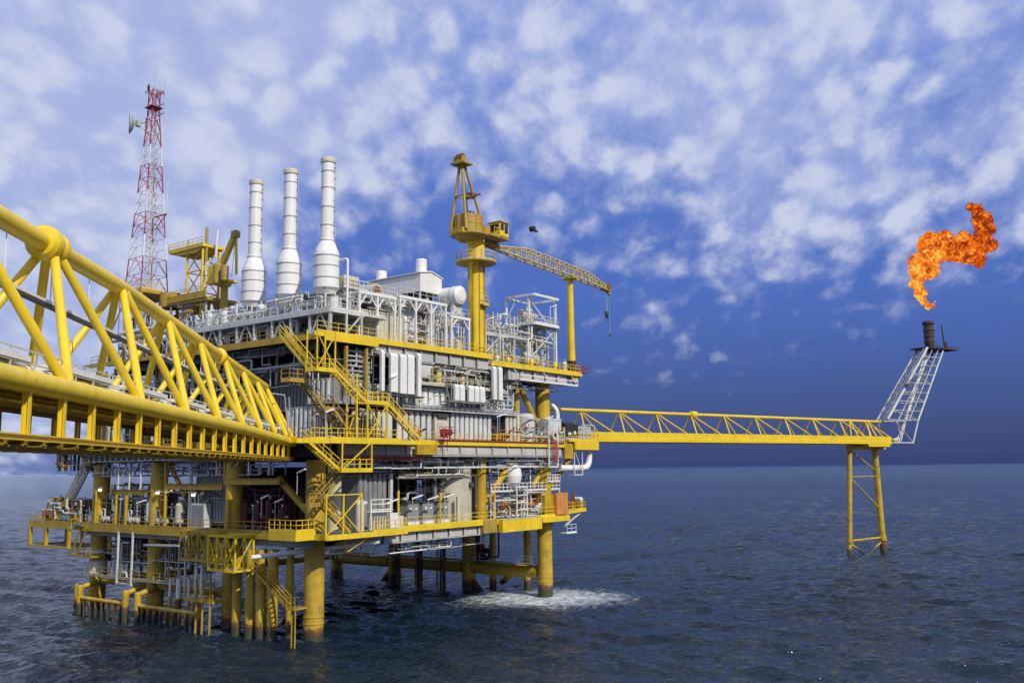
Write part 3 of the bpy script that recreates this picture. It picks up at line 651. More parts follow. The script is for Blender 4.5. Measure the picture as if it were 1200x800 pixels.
for i, (s, t, r, z0, z1, mat, lab) in enumerate([(22.6, 1.2, .75, 35.4, 38.0, 'tank', 'short drum shaped vessel under the small white frame'), (18.5, .3, .55, 33, 36.4, 'lgrey', 'upright light grey vessel behind the last portal post'),
        (20.8, .4, .42, 33, 35.9, 'galv', 'slim upright galvanised vessel left of the crane column'), (23.8, .2, .6, 33, 35.0, 'cream', 'squat cream vessel at the foot of the crane column'), (14.0, .1, .3, 33, 36.9, 'lgrey', 'thin upright pipe column between the cream and grey enclosures')]):
    c = T('process_vessel', lab, 'vessel', (s, t, z0)); c.part('shell', MB().lathe((s, t, 0), [(0, z0 + .3), (r * .7, z0 + .35), (r, z0 + .6), (r, z1 - .4), (r * .7, z1 - .1), (0, z1)], 16), mat); c.part('leg', MB().beam((s - r * .7, t, z0), (s - r * .7, t, z0 + .7), .12).beam((s + r * .7, t, z0), (s + r * .7, t, z0 + .7), .12), 'galv'); c.part('band', MB().lathe((s, t, 0), [(r, (z0 + z1) / 2), (r + .05, (z0 + z1) / 2), (r + .05, (z0 + z1) / 2 + .1), (r, (z0 + z1) / 2 + .1)], 16), 'galv')

# open white tower frame and vessels on the far section
f = T('steel_frame', 'open white box frame with flat top edge standing at the far right deck end', 'steel frame', (41.3, 0, 32)); X0, X1, Y0, Y1 = 41.3, 47.6, 0, 5.2
m = MB()
for x, y in ((X0, 1.0), (X0, Y1), (X1, .6), (X1, Y1)): m.beam((x, y, 32.2), (x, y, 43.6), .3)
f.part('post', m, 'white'); m = MB()
for z in (43.5, 39.2):
    m.beam((X0 - .1, Y0, z), (X0 - .1, Y1, z), .28, .34); m.beam((X1, Y0, z), (X1, Y1, z), .28, .34); m.beam((X0, Y0, z + .01), (X1, Y0, z + .01), .28, .34); m.beam((X0, Y1, z - .01), (X1, Y1, z - .01), .28, .34)
m.beam((X0, Y0, 43.49), (X1, Y1, 43.49), .14); f.part('beam', m, 'white')
m = MB(); m.beam((X0, 1, 34), (X1, .6, 39), .14); m.beam((X0, 1, 43), (X1 - 2, .6, 39.6), .12); m.beam((X0, 1.2, 35.2), (X0, Y1, 39), .14); m.beam((X0, Y1, 40.2), (X0, 3.2, 43.2), .14); m.beam((X1, .6, 36.5), (X1 - 2.6, .6, 39), .12); f.part('brace', m, 'white')
f.part('platform', MB().box((X0, .3, 39.3), (X1, Y1, 39.42)), 'galv'); f.part('railing', MB().rail([(X0, Y1, 39.4), (X0, 0, 39.4), (X1, 0, 39.4), (X1, Y1, 39.4)], sp=.9), 'wframe')
f2 = T('steel_frame', 'low white pipe frame between the crane column and the white box frame', 'steel frame', (33, 2, 32)); m = MB()
for s in (31, 34.2, 37.6): m.beam((s, 1, 32), (s, 1, 37.6), .2); m.beam((s, 6, 32), (s, 6, 39.4), .2); m.beam((s, 1, 36.4), (s, 6, 36.4), .18)
m.beam((31, 1, 36.6), (41.2, 1, 36.6), .2, .26); m.beam((31, 6, 39.3), (41.2, 6, 39.3), .2, .26); m.beam((31, 1, 34), (34.2, 1, 36.5), .12); m.beam((37.6, 1, 33.6), (34.4, 1, 36.4), .12)
f2.part('frame', m, 'wframe'); f2.part('railing', MB().rail([(31, .9, 36.75), (41, .9, 36.75)], sp=1.0), 'wframe')
for i, (s, t, z, r, L, mat, lab) in enumerate([(44.5, 3.4, 37.2, 1.1, 4.0, 'tank', 'beige horizontal vessel on the middle level inside the white box frame'), (43.4, 2.6, 34.2, 1.05, 2.6, 'cream', 'pale cream rounded tank low at the foot of the white box frame'),
        (37.0, 4.5, 37.9, 1.0, 5.5, 'grey', 'grey horizontal vessel above the low white pipe frame'), (36.0, 3.6, 34.6, 1.1, 5.0, 'tank', 'beige horizontal vessel under the low white pipe frame'), (43.6, 3.0, 40.9, .8, 3.0, 'tank', 'small round vessel on the upper level of the white box frame')]):
    c = T('process_vessel', lab, 'vessel', (s, t, z - r)); c.part('shell', MB().lathe((s, t, z), [(0, -L / 2 - .5), (r * .6, -L / 2 - .38), (r * .93, -L / 2 - .1), (r, -L / 2 + .2), (r, L / 2 - .2), (r * .93, L / 2 + .1), (r * .6, L / 2 + .38), (0, L / 2 + .5)], 20, 'x'), mat)
    m = MB(); m.box((s - L * .3, t - r * .7, z - r - .6), (s - L * .3 + .2, t + r * .7, z - r * .6)); m.box((s + L * .3, t - r * .7, z - r - .6), (s + L * .3 + .2, t + r * .7, z - r * .6)); c.part('saddle', m, 'wframe'); c.part('nozzle', MB().tube((s, t, z + r - .1), (s, t, z + r + .5), .2, 10).tube((s + .9, t, z + r - .1), (s + .9, t, z + r + .35), .14, 10), 'lgrey')
for s, z in ((30.4, 38.4), (33.4, 39.4), (46, 42.2)):
    c = T('floodlight_pole', {30.4: 'bent white lamp pole nearest the crane column', 33.4: 'bent white lamp pole behind the low white pipe frame', 46: 'bent lamp pole inside the top of the white box frame'}[s], 'lamp', (s, .4, 36)); c.part('pole', MB().pipe([(s, .4, z - 2.6), (s, .4, z), (s + 1.1, .4, z + .35)], .055, 6), 'white'); c.part('lamp_head', MB().beam((s + .6, .4, z + .25), (s + 1.7, .4, z + .5), .22, .12), 'lampglass')

# --- pedestal crane
CX, CY = 26.8, -.8
c = T('pedestal_crane', 'big yellow pedestal crane with drum house, mast, cab and lattice boom', 'crane', (CX, CY, 31.5)); b = (CX, CY, 0)
c.part('pedestal', MB().lathe(b, [(0, 30.9), (.8, 31.0), (.95, 31.3), (.95, 32.3), (1.06, 32.4), (1.06, 45.4), (1.2, 46.0), (1.2, 48.2), (1.32, 48.4)], 28), 'yellow')
m = MB()
for k in range(8): a = k * math.pi / 4 + .3; m.beam((CX + 1.08 * math.cos(a), CY + 1.08 * math.sin(a), 33), (CX + 1.08 * math.cos(a), CY + 1.08 * math.sin(a), 45.2), .16)
m.ladder((CX + 1.1, CY - .6, 33), (CX + 1.1, CY - .6, 45.2), .45, (0, 1, 0)); c.part('stiffener', m, 'beam')
def ring(z, r0, r1, a0=0, a1=2 * math.pi, n=20):
    m = MB(); g = []
    for i in range(n):
        A, B = a0 + (a1 - a0) * i / n, a0 + (a1 - a0) * (i + 1) / n; P = lambda r, a, zz: (CX + r * math.cos(a), CY + r * math.sin(a), zz)
        m.add([P(r0, A, z), P(r1, A, z), P(r1, B, z), P(r0, B, z), P(r0, A, z + .18), P(r1, A, z + .18), P(r1, B, z + .18), P(r0, B, z + .18)], [(0, 3, 2, 1), (4, 5, 6, 7), (1, 2, 6, 5), (0, 4, 7, 3)])
        g.append(P(r1, A, z + .18))
    g.append((CX + r1 * math.cos(a1), CY + r1 * math.sin(a1), z + .18)); return m, g
m, g = ring(45.5, 1.0, 2.75); w = c.part('access_platform', m, 'beam'); c.part('railing', MB().rail(g, h=1.2, sp=1, r=.035), 'cream', w)
m, g = ring(39.6, 1.0, 1.75, -1.9, .9, 10); w = c.part('access_platform', m, 'yellow'); c.part('railing', MB().rail(g, h=1.1, sp=.8, r=.035), 'cream', w)
c.part('turntable', MB().lathe((CX - 1.3, CY, 0), [(0, 48.3), (1.5, 48.4), (2.1, 48.9), (2.6, 49.0), (2.6, 49.35), (0, 49.35)], 26), 'ochre')
c.part('drum_house', MB().lathe((CX - 1.6, CY, 0), [(2.0, 49.35), (2.0, 51.55), (1.9, 51.7), (0, 51.7)], 20), 'ochre')
m = MB(); m.box((CX - 4.3, CY - 1.2, 48.9), (CX - 3.3, CY + .8, 49.6))
for k in range(10): a = k * math.pi / 5; m.beam((CX - 1.6 + 2.02 * math.cos(a), CY + 2.02 * math.sin(a), 49.4), (CX - 1.6 + 2.02 * math.cos(a), CY + 2.02 * math.sin(a), 51.6), .12)
m.lathe((CX - 1.6, CY, 0), [(2.0, 50.4), (2.06, 50.42), (2.06, 50.52), (2.0, 50.54)], 20); m.box((CX + .6, CY - 1.2, 49.35), (CX + 1.6, CY + .8, 50.6)); c.part('trim', m, 'beam')
c.part('vent_stub', MB().tube((CX - 2.9, CY - .8, 51.7), (CX - 2.9, CY - .8, 52.3), .16).tube((CX - 2.2, CY - .8, 51.7), (CX - 2.2, CY - .8, 52.2), .16).tube((CX - 1.5, CY - .8, 51.7), (CX - 1.5, CY - .8, 52.2), .16), 'black')
AP = (CX - 3.0, CY, 58.6); m = MB()
for (x, y, z) in ((CX - 3.7, CY - 1.4, 49.4), (CX - 3.5, CY + 1.5, 49.4), (CX + .6, CY - 1.2, 49.6), (CX + .3, CY + 1.4, 49.6)):
    q = (AP[0] + (x - AP[0]) * .12, AP[1] + (y - AP[1]) * .15, AP[2]); m.tube((x, y, z), q, .2, 10)
m.tube((CX - 3.5, CY - .7, 54.2), (CX - 1.1, CY - .6, 54.2), .1); m.tube((CX - 3.4, CY + .7, 54.2), (CX - 1.1, CY + .7, 54.2), .1); m.tube((CX - 3.5, CY - .7, 54.2), (CX - 3.4, CY + .7, 54.2), .1)
c.part('mast', m, 'ochre'); c.part('mast_head', MB().box((AP[0] - 1.0, AP[1] - 1.2, 58.5), (AP[0] + 1.0, AP[1] + 1.1, 58.75)).box((AP[0] - .45, -1.3, 58.75), (AP[0] + .45, .2, 59.7)), 'ochre')
c.part('sheave', MB().lathe((AP[0], 0, 59.6), [(0, -1.1), (.55, -1.1), (.55, -.8), (0, -.8)], 16, 'y').lathe((AP[0], 0, 59.6), [(0, -.5), (.55, -.5), (.55, -.2), (0, -.2)], 16, 'y'), 'rust')
c.part('rest_gear', MB().box((CX - 1.9, CY - .9, 54.3), (CX - 1.0, CY + .6, 54.9)).tube((CX - 1.2, CY - .9, 54.6), (CX - .7, CY - 1.4, 54.8), .15), 'rust')
cb = c.part('cab', MB().prism([(CX + 2.2, CY - 2.4), (CX + 4.2, CY - 2.4), (CX + 4.2, CY - .6), (CX + 2.2, CY - .6)], 49.5, 51.4), 'yellow')
m = MB(); m.box((CX + 2.4, CY - 2.43, 50.3), (CX + 3.1, CY - 2.405, 51.2)); m.box((CX + 3.3, CY - 2.43, 50.0), (CX + 4.05, CY - 2.405, 51.2)); m.box((CX + 4.205, CY - 2.2, 50.0), (CX + 4.23, CY - .8, 51.2)); m.box((CX + 2.17, CY - 2.2, 50.2), (CX + 2.195, CY - .9, 51.1)); c.part('window', m, 'glass', cb)
c.part('cab_roof', MB().box((CX + 2.0, CY - 2.6, 51.4), (CX + 4.4, CY - .4, 51.5)), 'beam', cb)
c.part('cab_floor', MB().box((CX - .6, CY - 2.5, 49.1), (CX + 4.3, CY - .2, 49.32)), 'ochre'); c.part('railing', MB().rail([(CX + .9, CY - 2.5, 49.3), (CX + 2.1, CY - 2.5, 49.3)], sp=.5), 'yellow')
# lattice boom
def lattice(pts, hw, hh, nb, rc=.09, rb=.045, n=6):
    """square lattice along pts [(pos, half width, half height)]"""
    ch, brc = MB(), MB(); A = [V(p) for p in pts]
    def st(u):
        f = u * (len(A) - 1); i = min(int(f), len(A) - 2); f -= i; return A[i].lerp(A[i + 1], f), hw[i] + (hw[i + 1] - hw[i]) * f, hh[i] + (hh[i + 1] - hh[i]) * f
    d = (A[-1] - A[0]).normalized(); up = V((0, 0, 1)); x = d.cross(up).normalized(); y = x.cross(d).normalized()
    def cn(u):
        c0, w, h_ = st(u); return [c0 + x * (sx * w) + y * (sy * h_) for sx, sy in ((-1, -1), (1, -1), (1, 1), (-1, 1))]
    prev = cn(0)
    for i in range(nb):
        nx = cn((i + 1) / nb)
        for k in range(4):
            ch.tube(prev[k], nx[k], rc, n); brc.tube(nx[k], nx[(k + 1) % 4], rb, 5)
            (brc.tube(prev[k], nx[(k + 1) % 4], rb, 5) if (i + k) % 2 else brc.tube(prev[(k + 1) % 4], nx[k], rb, 5))
        prev = nx
    return ch, brc
B0, B1, B2, B3 = (31.0, CY, 48.5), (35.5, CY, 48.6), (55, CY, 47.9), (60.4, CY, 47.2)
ch, brc = lattice([B0, (38, CY, 48.7), (46, CY, 48.35), (54, CY, 48.0), B3], [.35, .65, .65, .6, .25], [.2, .8, .8, .7, .3], 26, .11, .06)
bm = c.part('boom', ch, 'boom'); c.part('boom_lacing', brc, 'boom', bm)
c.part('boom_foot', MB().beam((28.2, CY - .6, 48.9), (31.4, CY - .4, 48.6), .3, .7).beam((28.2, CY + .6, 48.9), (31.4, CY + .4, 48.6), .3, .7), 'ochre')
c.part('boom_head', MB().prism([(59.4, CY - .5), (61.4, CY - .4), (61.4, CY + .4), (59.4, CY + .5)], 46.7, 47.6).box((60.8, CY - .3, 46.2), (61.6, CY + .3, 46.8)), 'ochre'); c.part('head_sheave', MB().lathe((60.6, CY, 47.4), [(0, -.5), (.6, -.5), (.6, .5), (0, .5)], 16, 'y'), 'rust')
PB = (40.0, CY, 53.0); m = MB()
for o in (-.25, .25): m.tube((AP[0] + .3, CY + o, 59.6), (PB[0], CY + o, PB[2]), .022, 5, caps=False); m.tube((PB[0], CY + o, PB[2]), (58.5, CY + o, 48.1), .02, 5, caps=False)
c.part('pendant_cable', m, 'galv'); c.part('bridle_block', MB().lathe((PB[0], CY, PB[2]), [(0, -.35), (.42, -.35), (.42, .35), (0, .35)], 12, 'y').box((PB[0], CY - .15, PB[2] - .3), (PB[0] + 1.2, CY + .15, PB[2])), 'black')
m = MB()
for x, z in ((60.4, 43.0), (60.7, 43.0), (61.4, 39.6)): m.tube((x, CY, 46.5), (x, CY, z), .03, 5)
c.part('hoist_cable', m, 'galv'); c.part('hook_block', MB().lathe((60.55, CY, 0), [(0, 42.1), (.2, 42.3), (.35, 42.8), (.3, 43.3), (0, 43.4)], 10).pipe([(60.55, CY, 42.2), (60.55, CY, 41.7), (60.8, CY, 41.5), (61, CY, 41.8)], .06, 6), 'dgrey'); c.part('hook_ball', MB().lathe((61.4, CY, 0), [(0, 39.1), (.18, 39.3), (.2, 39.5), (0, 39.8)], 8), 'dgrey')

# --- telecom mast
TX, TY, Z0, Z1 = 3, 39.6, 42.9, 72.6
c = T('telecom_mast', 'tall red and white banded lattice mast with dish and whip aerials', 'antenna mast', (TX, TY, Z0))
bands = [(0, .165, 'mastred'), (.165, .27, 'white'), (.27, .385, 'mastred'), (.385, .49, 'white'), (.49, .625, 'mastred'), (.625, .72, 'white'), (.72, 1.0, 'mastred')]
hwf = lambda u: 2.05 + (.56 - 2.05) * min(1, u * 1.12)
def corner(u, k): a = [(-1, -1), (1, -1), (1, 1), (-1, 1)][k]; w = hwf(u); return (TX + a[0] * w, TY + a[1] * w, Z0 + (Z1 - Z0) * u)
for u0, u1, mat in bands:
    m = MB(); nb = max(2, round((u1 - u0) * 15))
    for i in range(nb):
        a, bq = u0 + (u1 - u0) * i / nb, u0 + (u1 - u0) * (i + 1) / nb
        for k in range(4):
            k2 = (k + 1) % 4; m.beam(corner(a, k), corner(bq, k), .12); m.beam(corner(bq, k), corner(bq, k2), .055)
            mid = [(p + q) / 2 for p, q in zip(corner(bq, k), corner(bq, k2))]; m.beam(corner(a, k), mid, .055); m.beam(corner(a, k2), mid, .055)
    c.part('lattice_section', m, mat)
m = MB(); m.ladder((TX - .25, TY, Z0), (TX - .25, TY, Z1 - 1), .5); m.tube((TX + .5, TY + .3, Z0), (TX + .5, TY + .3, Z1 - 4), .09, 6); m.tube((TX + .8, TY, Z0), (TX + .8, TY, Z1 - 9), .07, 6); c.part('cable_ladder', m, 'galv')
c.part('top_platform', MB().box((TX - .9, TY - .9, 70.1), (TX + .9, TY + .9, 70.25)).rail([(TX - .9, TY - .9, 72.2), (TX + .9, TY - .9, 72.2), (TX + .9, TY + .9, 72.2), (TX - .9, TY + .9, 72.2)], h=.5, sp=.9, toe=False), 'mastred')
m = MB(); m.tube((TX, TY, 72), (TX, TY, 76.4), .04, 6); m.tube((TX + .6, TY - .8, 72), (TX + .6, TY - .8, 75.2), .035, 6)
m.beam((TX, TY - .6, 68.8), (TX, TY - 2.6, 68.8), .12); m.beam((TX, TY - .6, 70.2), (TX, TY - 2.6, 70.2), .12); m.tube((TX, TY - 2.6, 68.6), (TX, TY - 2.6, 73.6), .05, 6); c.part('whip_aerial', m, 'galv')
m = MB(); m.beam((TX, TY - 1.4, 53.7), (TX, TY - 4.3, 53.7), .14); m.beam((TX, TY - 1.5, 51.8), (TX, TY - 4.1, 53.6), .09); c.part('outrigger', m, 'mastred'); c.part('whip_aerial', MB().tube((TX, TY - 4.3, 53.7), (TX, TY - 4.3, 58.8), .045, 6), 'white')
d = V((-.88, .47, 0)).normalized(); dc = V((TX - 1.6, TY + 2.2, 67.9)); m = MB(); ex = V((d.y, -d.x, 0)); prev = None
rg = []
for r, o in ((0, .0), (.6, .08), (1.1, .28), (1.5, .55), (1.55, .7), (1.5, .7), (1.05, .42), (0, .15)): rg.append([dc + d * o + (ex * math.cos(a) + V((0, 0, 1)) * math.sin(a)) * r for a in np.linspace(0, 2 * math.pi, 24, endpoint=False)])
for i in range(len(rg) - 1): m.add(rg[i] + rg[i + 1], [(q, (q + 1) % 24, 24 + (q + 1) % 24, 24 + q) for q in range(24)], True)
c.part('dish', m, 'dish'); c.part('dish_mount', MB().tube(dc, (TX - .3, TY + 1.0, 68.2), .1).tube((TX - .2, TY + 1.6, 66.2), (TX - .2, TY + 1.6, 69), .07).beam(dc, (TX, TY + .9, 66.6), .08).box((TX - 1.5, TY + 1.6, 67.5), (TX - .9, TY + 2.2, 68.3)), 'galv')
c.part('obstruction_lamp', MB().lathe((TX - .6, TY + .6, 0), [(.15, 72.7), (.2, 73.3), (.1, 73.7), (0, 73.7)], 10), 'black')
p = T('mast_platform', 'yellow railed platform on posts under the telecom mast', 'platform', (3, 39, 42)); p.part('plate', MB().box((-.2, 35.6, 42.3), (6, 43.4, 42.75)), 'beam'); p.part('railing', MB().rail([(-.2, 43.4, 42.8), (-.2, 35.6, 42.8), (3, 35.6, 42.8)], sp=1.2), 'yellow'); m = MB()
for t in (35.9, 39.5, 43.1): m.tube((0, t, 32.7), (0, t, 42.3), .24, 10); m.tube((5.6, t, 32.7), (5.6, t, 42.3), .22, 10)
m.beam((0, 36, 37.5), (0, 39.5, 42), .16); m.beam((0, 43, 37.5), (0, 39.5, 42), .16); m.beam((0, 36, 36.8), (0, 43, 36.8), .2); p.part('post', m, 'beam')

# --- yellow lookout platform tower and little crane left of the stacks
p = T('lookout_platform', 'yellow platform on a slender braced tower between the mast and the stacks', 'platform', (5, 29, 39)); p.part('deck', MB().prism([(3.2, 26.9), (6.6, 26.9), (6.6, 34.8), (3.2, 34.8)], 47.9, 48.25), 'yellow'); p.part('fascia', MB().extr([(26.9, 47.9), (34.8, 47.9), (33, 47.4), (28.4, 47.2)], 'x', 3.3, 6.5), 'beam')
m = MB(); L4 = [(3.6, 27.4), (6.2, 27.4), (6.2, 30.9), (3.6, 30.9)]
for x, y in L4: m.tube((x, y, 38.5), (x, y, 47.9), .17, 8)
for z in (38.6, 41.7, 44.8):
    for q in range(4): a, bq = L4[q], L4[(q + 1) % 4]; m.tube((*a, z), (*bq, z + 3.1), .09, 6); m.tube((*a, z + 3.1), (*bq, z + 3.1), .09, 6)
p.part('tower', m, 'yellow'); p.part('railing', MB().rail([(3.2, 26.9, 48.25), (3.2, 34.8, 48.25), (6.6, 34.8, 48.25)], sp=1.1, h=.9, r=.03), 'yellow'); p.part('vent_pipe', MB().tube((4, 27.2, 46), (4, 27.2, 50.6), .2, 8).tube((4.4, 32, 48), (4.4, 32, 49.6), .14, 8), 'ochre'); p.part('vent_pipe', MB().tube((4.8, 26.2, 46.5), (4.8, 26.0, 50.2), .18, 8), 'white')
c = T('small_crane', 'small yellow deck crane with folded boom beside the slender tower', 'crane', (5, 24, 38)); c.part('pedestal', MB().lathe((5, 24.4, 0), [(.5, 37), (.5, 42.2), (.9, 42.4), (.9, 42.8)], 16), 'beam'); c.part('machinery_house', MB().box((3.9, 23.2, 42.8), (6.2, 27.0, 43.1)).box((4.0, 25.2, 43.1), (6, 26.8, 45.2)), 'yellow')
c.part('winch_drum', MB().lathe((3.7, 24.1, 0), [(0, 42.4), (.55, 42.45), (.6, 42.7), (.6, 44.9), (.55, 45.1), (0, 45.2)], 14).lathe((3.7, 22.6, 0), [(0, 42.6), (.5, 42.7), (.5, 44.6), (0, 44.8)], 14), 'ochre')
c.part('boom', MB().beam((5, 25.8, 44.2), (5, 22.3, 49.2), .55, .75), 'yellow'); c.part('boom', MB().beam((5, 22.2, 49.0), (5, 21.9, 43.6), .2, .3), 'yellow'); c.part('tip', MB().box((4.6, 21.8, 48.6), (5.4, 22.8, 49.5)), 'ochre'); c.part('cable', MB().tube((4.8, 22.1, 48.8), (4.8, 22.6, 43.4), .03, 5).tube((4.8, 22.3, 48.8), (4.8, 26.4, 45.2), .03, 5), 'cable')
p = T('access_platform', 'low yellow platform with round railed tub at its left end below the lookout tower', 'platform', (5, 31, 40)); p.part('plate', MB().box((3, 25.2, 40.4), (8, 35, 40.8)), 'ochre'); p.part('side_plate', MB().box((2.85, 25.4, 40.8), (3, 34.8, 41.7)), 'beam'); p.part('tub', MB().lathe((4, 35.2, 0), [(0, 40.4), (1.5, 40.4), (1.5, 42.5), (1.42, 42.5), (1.42, 40.5)], 18), 'ochre')
m = MB()
for t in (26, 30, 34): m.tube((3.4, t, 35.2), (3.4, t, 40.4), .17, 8); m.tube((7, t, 35.2), (7, t, 40.4), .15, 8)
m.beam((3.4, 26, 36), (3.4, 30, 40.2), .12); m.beam((3.4, 34, 36), (3.4, 30, 40.2), .12); p.part('post', m, 'galv'); p.part('railing', MB().rail([(2.95, 25.2, 41.7), (2.95, 33.6, 41.7)], h=.7, sp=1.2, toe=False), 'yellow')
c = T('header_pipe', 'thick light grey pipe bending down at the left of the grey pipe deck', 'pipe', (0, 26, 37)); c.part('pipe', MB().pipe([(-1.2, 42, 36.6), (-1.2, 25.0, 36.6), (-1.2, 25.0, 33.2)], .36, 14, 1.1), 'lgrey'); c.part('pipe', MB().pipe([(-.6, 42, 35.9), (-.6, 26.4, 35.9), (-.6, 26.4, 33.2)], .2, 10), 'lgrey'); c.part('support', MB().beam((-1.2, 27.5, 33), (-1.2, 27.5, 36.3), .14).beam((-1.2, 32, 33), (-1.2, 32, 36.3), .14).beam((-1.2, 37, 33), (-1.2, 37, 36.3), .14), 'galv')
c = T('storage_tank', 'pale bluish upright tank among the pipes below the yellow lookout platform', 'tank', (4, 33.6, 36)); c.part('shell', MB().lathe((2.2, 33.8, 0), [(0, 35.3), (1.3, 35.3), (1.3, 38.0), (.8, 38.5), (0, 38.6)], 20), 'lgrey'); c.part('nozzle', MB().tube((2.2, 33.8, 38.4), (2.2, 33.8, 39.2), .2), 'galv')
# ================================================================== RIGHT FACE, MAIN TO UPPER DECK
def ribwall(lab, a, b, step, mat, depth=.55, rr=.36, cat='cladding panel', face='t', y2=None, rmat=None, name='ribbed_panel', group=None):
    """panel with rounded vertical ribs; a,b = (s,z) on face t=const or (t,z) on face s=const"""
    (p0, z0), (p1, z1) = a, b; y = depth
    base = (p0, y, z0) if face == 't' else (y, p0, z0); c = T(name, lab, cat, base, group)
    q = lambda p, o, z: (p, o, z) if face == 't' else (o, p, z)
    y2 = y2 if y2 is not None else y + .8
    c.part('backing', MB().box(q(p0, y, z0), q(p1, y2, z1)), 'dgrey' if rmat is None else mat); m = MB(); n = max(1, round((p1 - p0) / step))
    for i in range(n):
        w = (p1 - p0) / n; x0 = p0 + w * i + w * .06; x1 = x0 + w * rr * 2
        pr = [(x0, y - .01)] + [(x0 + (x1 - x0) * (.5 - .5 * math.cos(k)), y - .26 * math.sin(k) ** .6) for k in np.linspace(.25, math.pi - .25, 6)] + [(x1, y - .01)]
        vs = [q(px, py, z0 + .12) for px, py in pr] + [q(px, py, z1 - .22) for px, py in pr] + [q((px), y - .01, z1 - .02) for px, py in pr]; k = len(pr)
        m.add(vs, [(u, u + 1, k + u + 1, k + u) for u in range(k - 1)] + [(k + u, k + u + 1, 2 * k + u + 1, 2 * k + u) for u in range(k - 1)] + [tuple(range(k))[::-1]])
    c.part('rib', m, rmat or mat); m = MB(); m.box(q(p0, y - .2, z1 - .1), q(p1, y - .0, z1)); m.box(q(p0, y - .16, z0), q(p1, y, z0 + .12)); c.part('frame', m, 'wframe'); return c
ribwall('light grey ribbed wall panel behind the lowest yellow stair flight on the main deck', (4.5, 21.45), (11.2, 25.0), .95, 'lgrey', -.6)
ribwall('light grey ribbed wall panel right of the lowest stair flight', (11.5, 21.45), (17.8, 25.1), 1.0, 'lgrey', -.9)
c = T('enclosure', 'flat cream door panel between the ribbed walls behind the red hose reel', 'enclosure', (18.2, -1, 21.45)); c.part('casing', MB().box((18.1, -1.1, 21.45), (20.8, .6, 25.0)), 'cream'); c.part('canopy', MB().box((18.4, -1.5, 24.5), (20.4, -1.1, 24.75)), 'dgrey'); c.part('door', MB().box((18.6, -1.16, 21.6), (19.7, -1.1, 23.8)), 'tank')
ribwall('light grey ribbed wall panel with bluish tint under the short white ducts', (21.1, 21.45), (29.6, 25.2), .95, 'lgrey', -1.0)
ribwall('narrow ribbed panel right of the dark pump recess near the yellow knee column', (32.2, 21.45), (35.6, 25.6), .85, 'cream', -1.3)
c = T('recess', 'dark recess with yellow pump frame between two ribbed panels', 'pump', (29.9, -.6, 21.4)); c.part('housing', MB().box((29.8, -.3, 21.45), (32.1, .8, 25.2)), 'dgrey'); c.part('frame', MB().rail([(30, -1.6, 21.45), (31.9, -1.6, 21.45)], h=1.3, sp=.5), 'yellow'); c.part('motor', MB().lathe((31, -.9, 22.2), [(0, -.7), (.4, -.6), (.4, .5), (0, .6)], 12, 'x'), 'beam')
c = T('enclosure', 'tall rounded grey cylinder casing beside the right end cabinet', 'enclosure', (37.8, -.6, 21.4)); c.part('casing', MB().lathe((38.2, -.4, 0), [(1.35, 21.45), (1.35, 25.3), (1.0, 25.7), (0, 25.8)], 18), 'lgrey'); c.part('bracket', MB().box((36.6, -1.9, 24.8), (39.6, -1.7, 25.0)), 'galv')
c = T('enclosure', 'plain pale grey cabinet at the right main deck end before the thick column', 'enclosure', (42.2, -1.7, 21.4)); c.part('casing', MB().box((41.9, -1.7, 21.45), (45.3, .2, 25.2)), 'lgrey'); c.part('door_frame', MB().box((42.2, -1.74, 21.6), (42.26, -1.7, 25.0)).box((45.0, -1.74, 21.6), (45.06, -1.7, 25.0)).box((42.2, -1.74, 24.9), (45.0, -1.7, 24.96)), 'galv')
c = T('pump_skid', 'small dark machinery skid between the rounded casing and the end cabinet', 'pump', (40.4, -1, 21.4)); c.part('base', MB().box((39.8, -1.5, 21.42), (41.6, .2, 21.7)), 'black'); c.part('motor', MB().lathe((40.7, -.8, 22.3), [(0, -.8), (.45, -.7), (.45, .5), (0, .6)], 14, 'x'), 'dgrey'); c.part('lamp', MB().lathe((40.4, -1.5, 0), [(.0, 22.6), (.16, 22.7), (.16, 23.1), (0, 23.2)], 10), 'white')
ribwall('upper ribbed panel directly under the tall white ducts', (7.4, 25.4), (15.2, 28.0), .9, 'lgrey', -.5)
ribwall('clean pale ribbed panel between the two groups of white ducts', (16.0, 25.6), (20.3, 28.2), 1.0, 'lgrey', -.9, rmat='white')
ribwall('upper ribbed panel directly under the short white ducts', (20.6, 25.4), (27.2, 28.2), .9, 'lgrey', -.3)
ribwall('small upper ribbed panel under the pair of white ducts', (28.0, 25.6), (33.2, 27.6), 1.1, 'lgrey', -.6)
c = T('pipe_ledge', 'thin grey service ledge running along the top of the lower ribbed walls', 'ledge', (12, -1.4, 25.3)); c.part('ledge', MB().box((11.6, -1.9, 25.2), (34.5, -1.0, 25.32)), 'lgrey'); c.part('railing', MB().rail([(11.6, -1.9, 25.32), (34.5, -1.9, 25.32)], h=.5, sp=1.1, toe=False, r=.025), 'wframe')
m = MB()
for k, z in enumerate((25.5, 25.75, 26.0)): m.tube((12, -1.5 + k * .2, z), (34, -1.5 + k * .2, z), .07, 6)
c.part('pipe', m, 'galv')
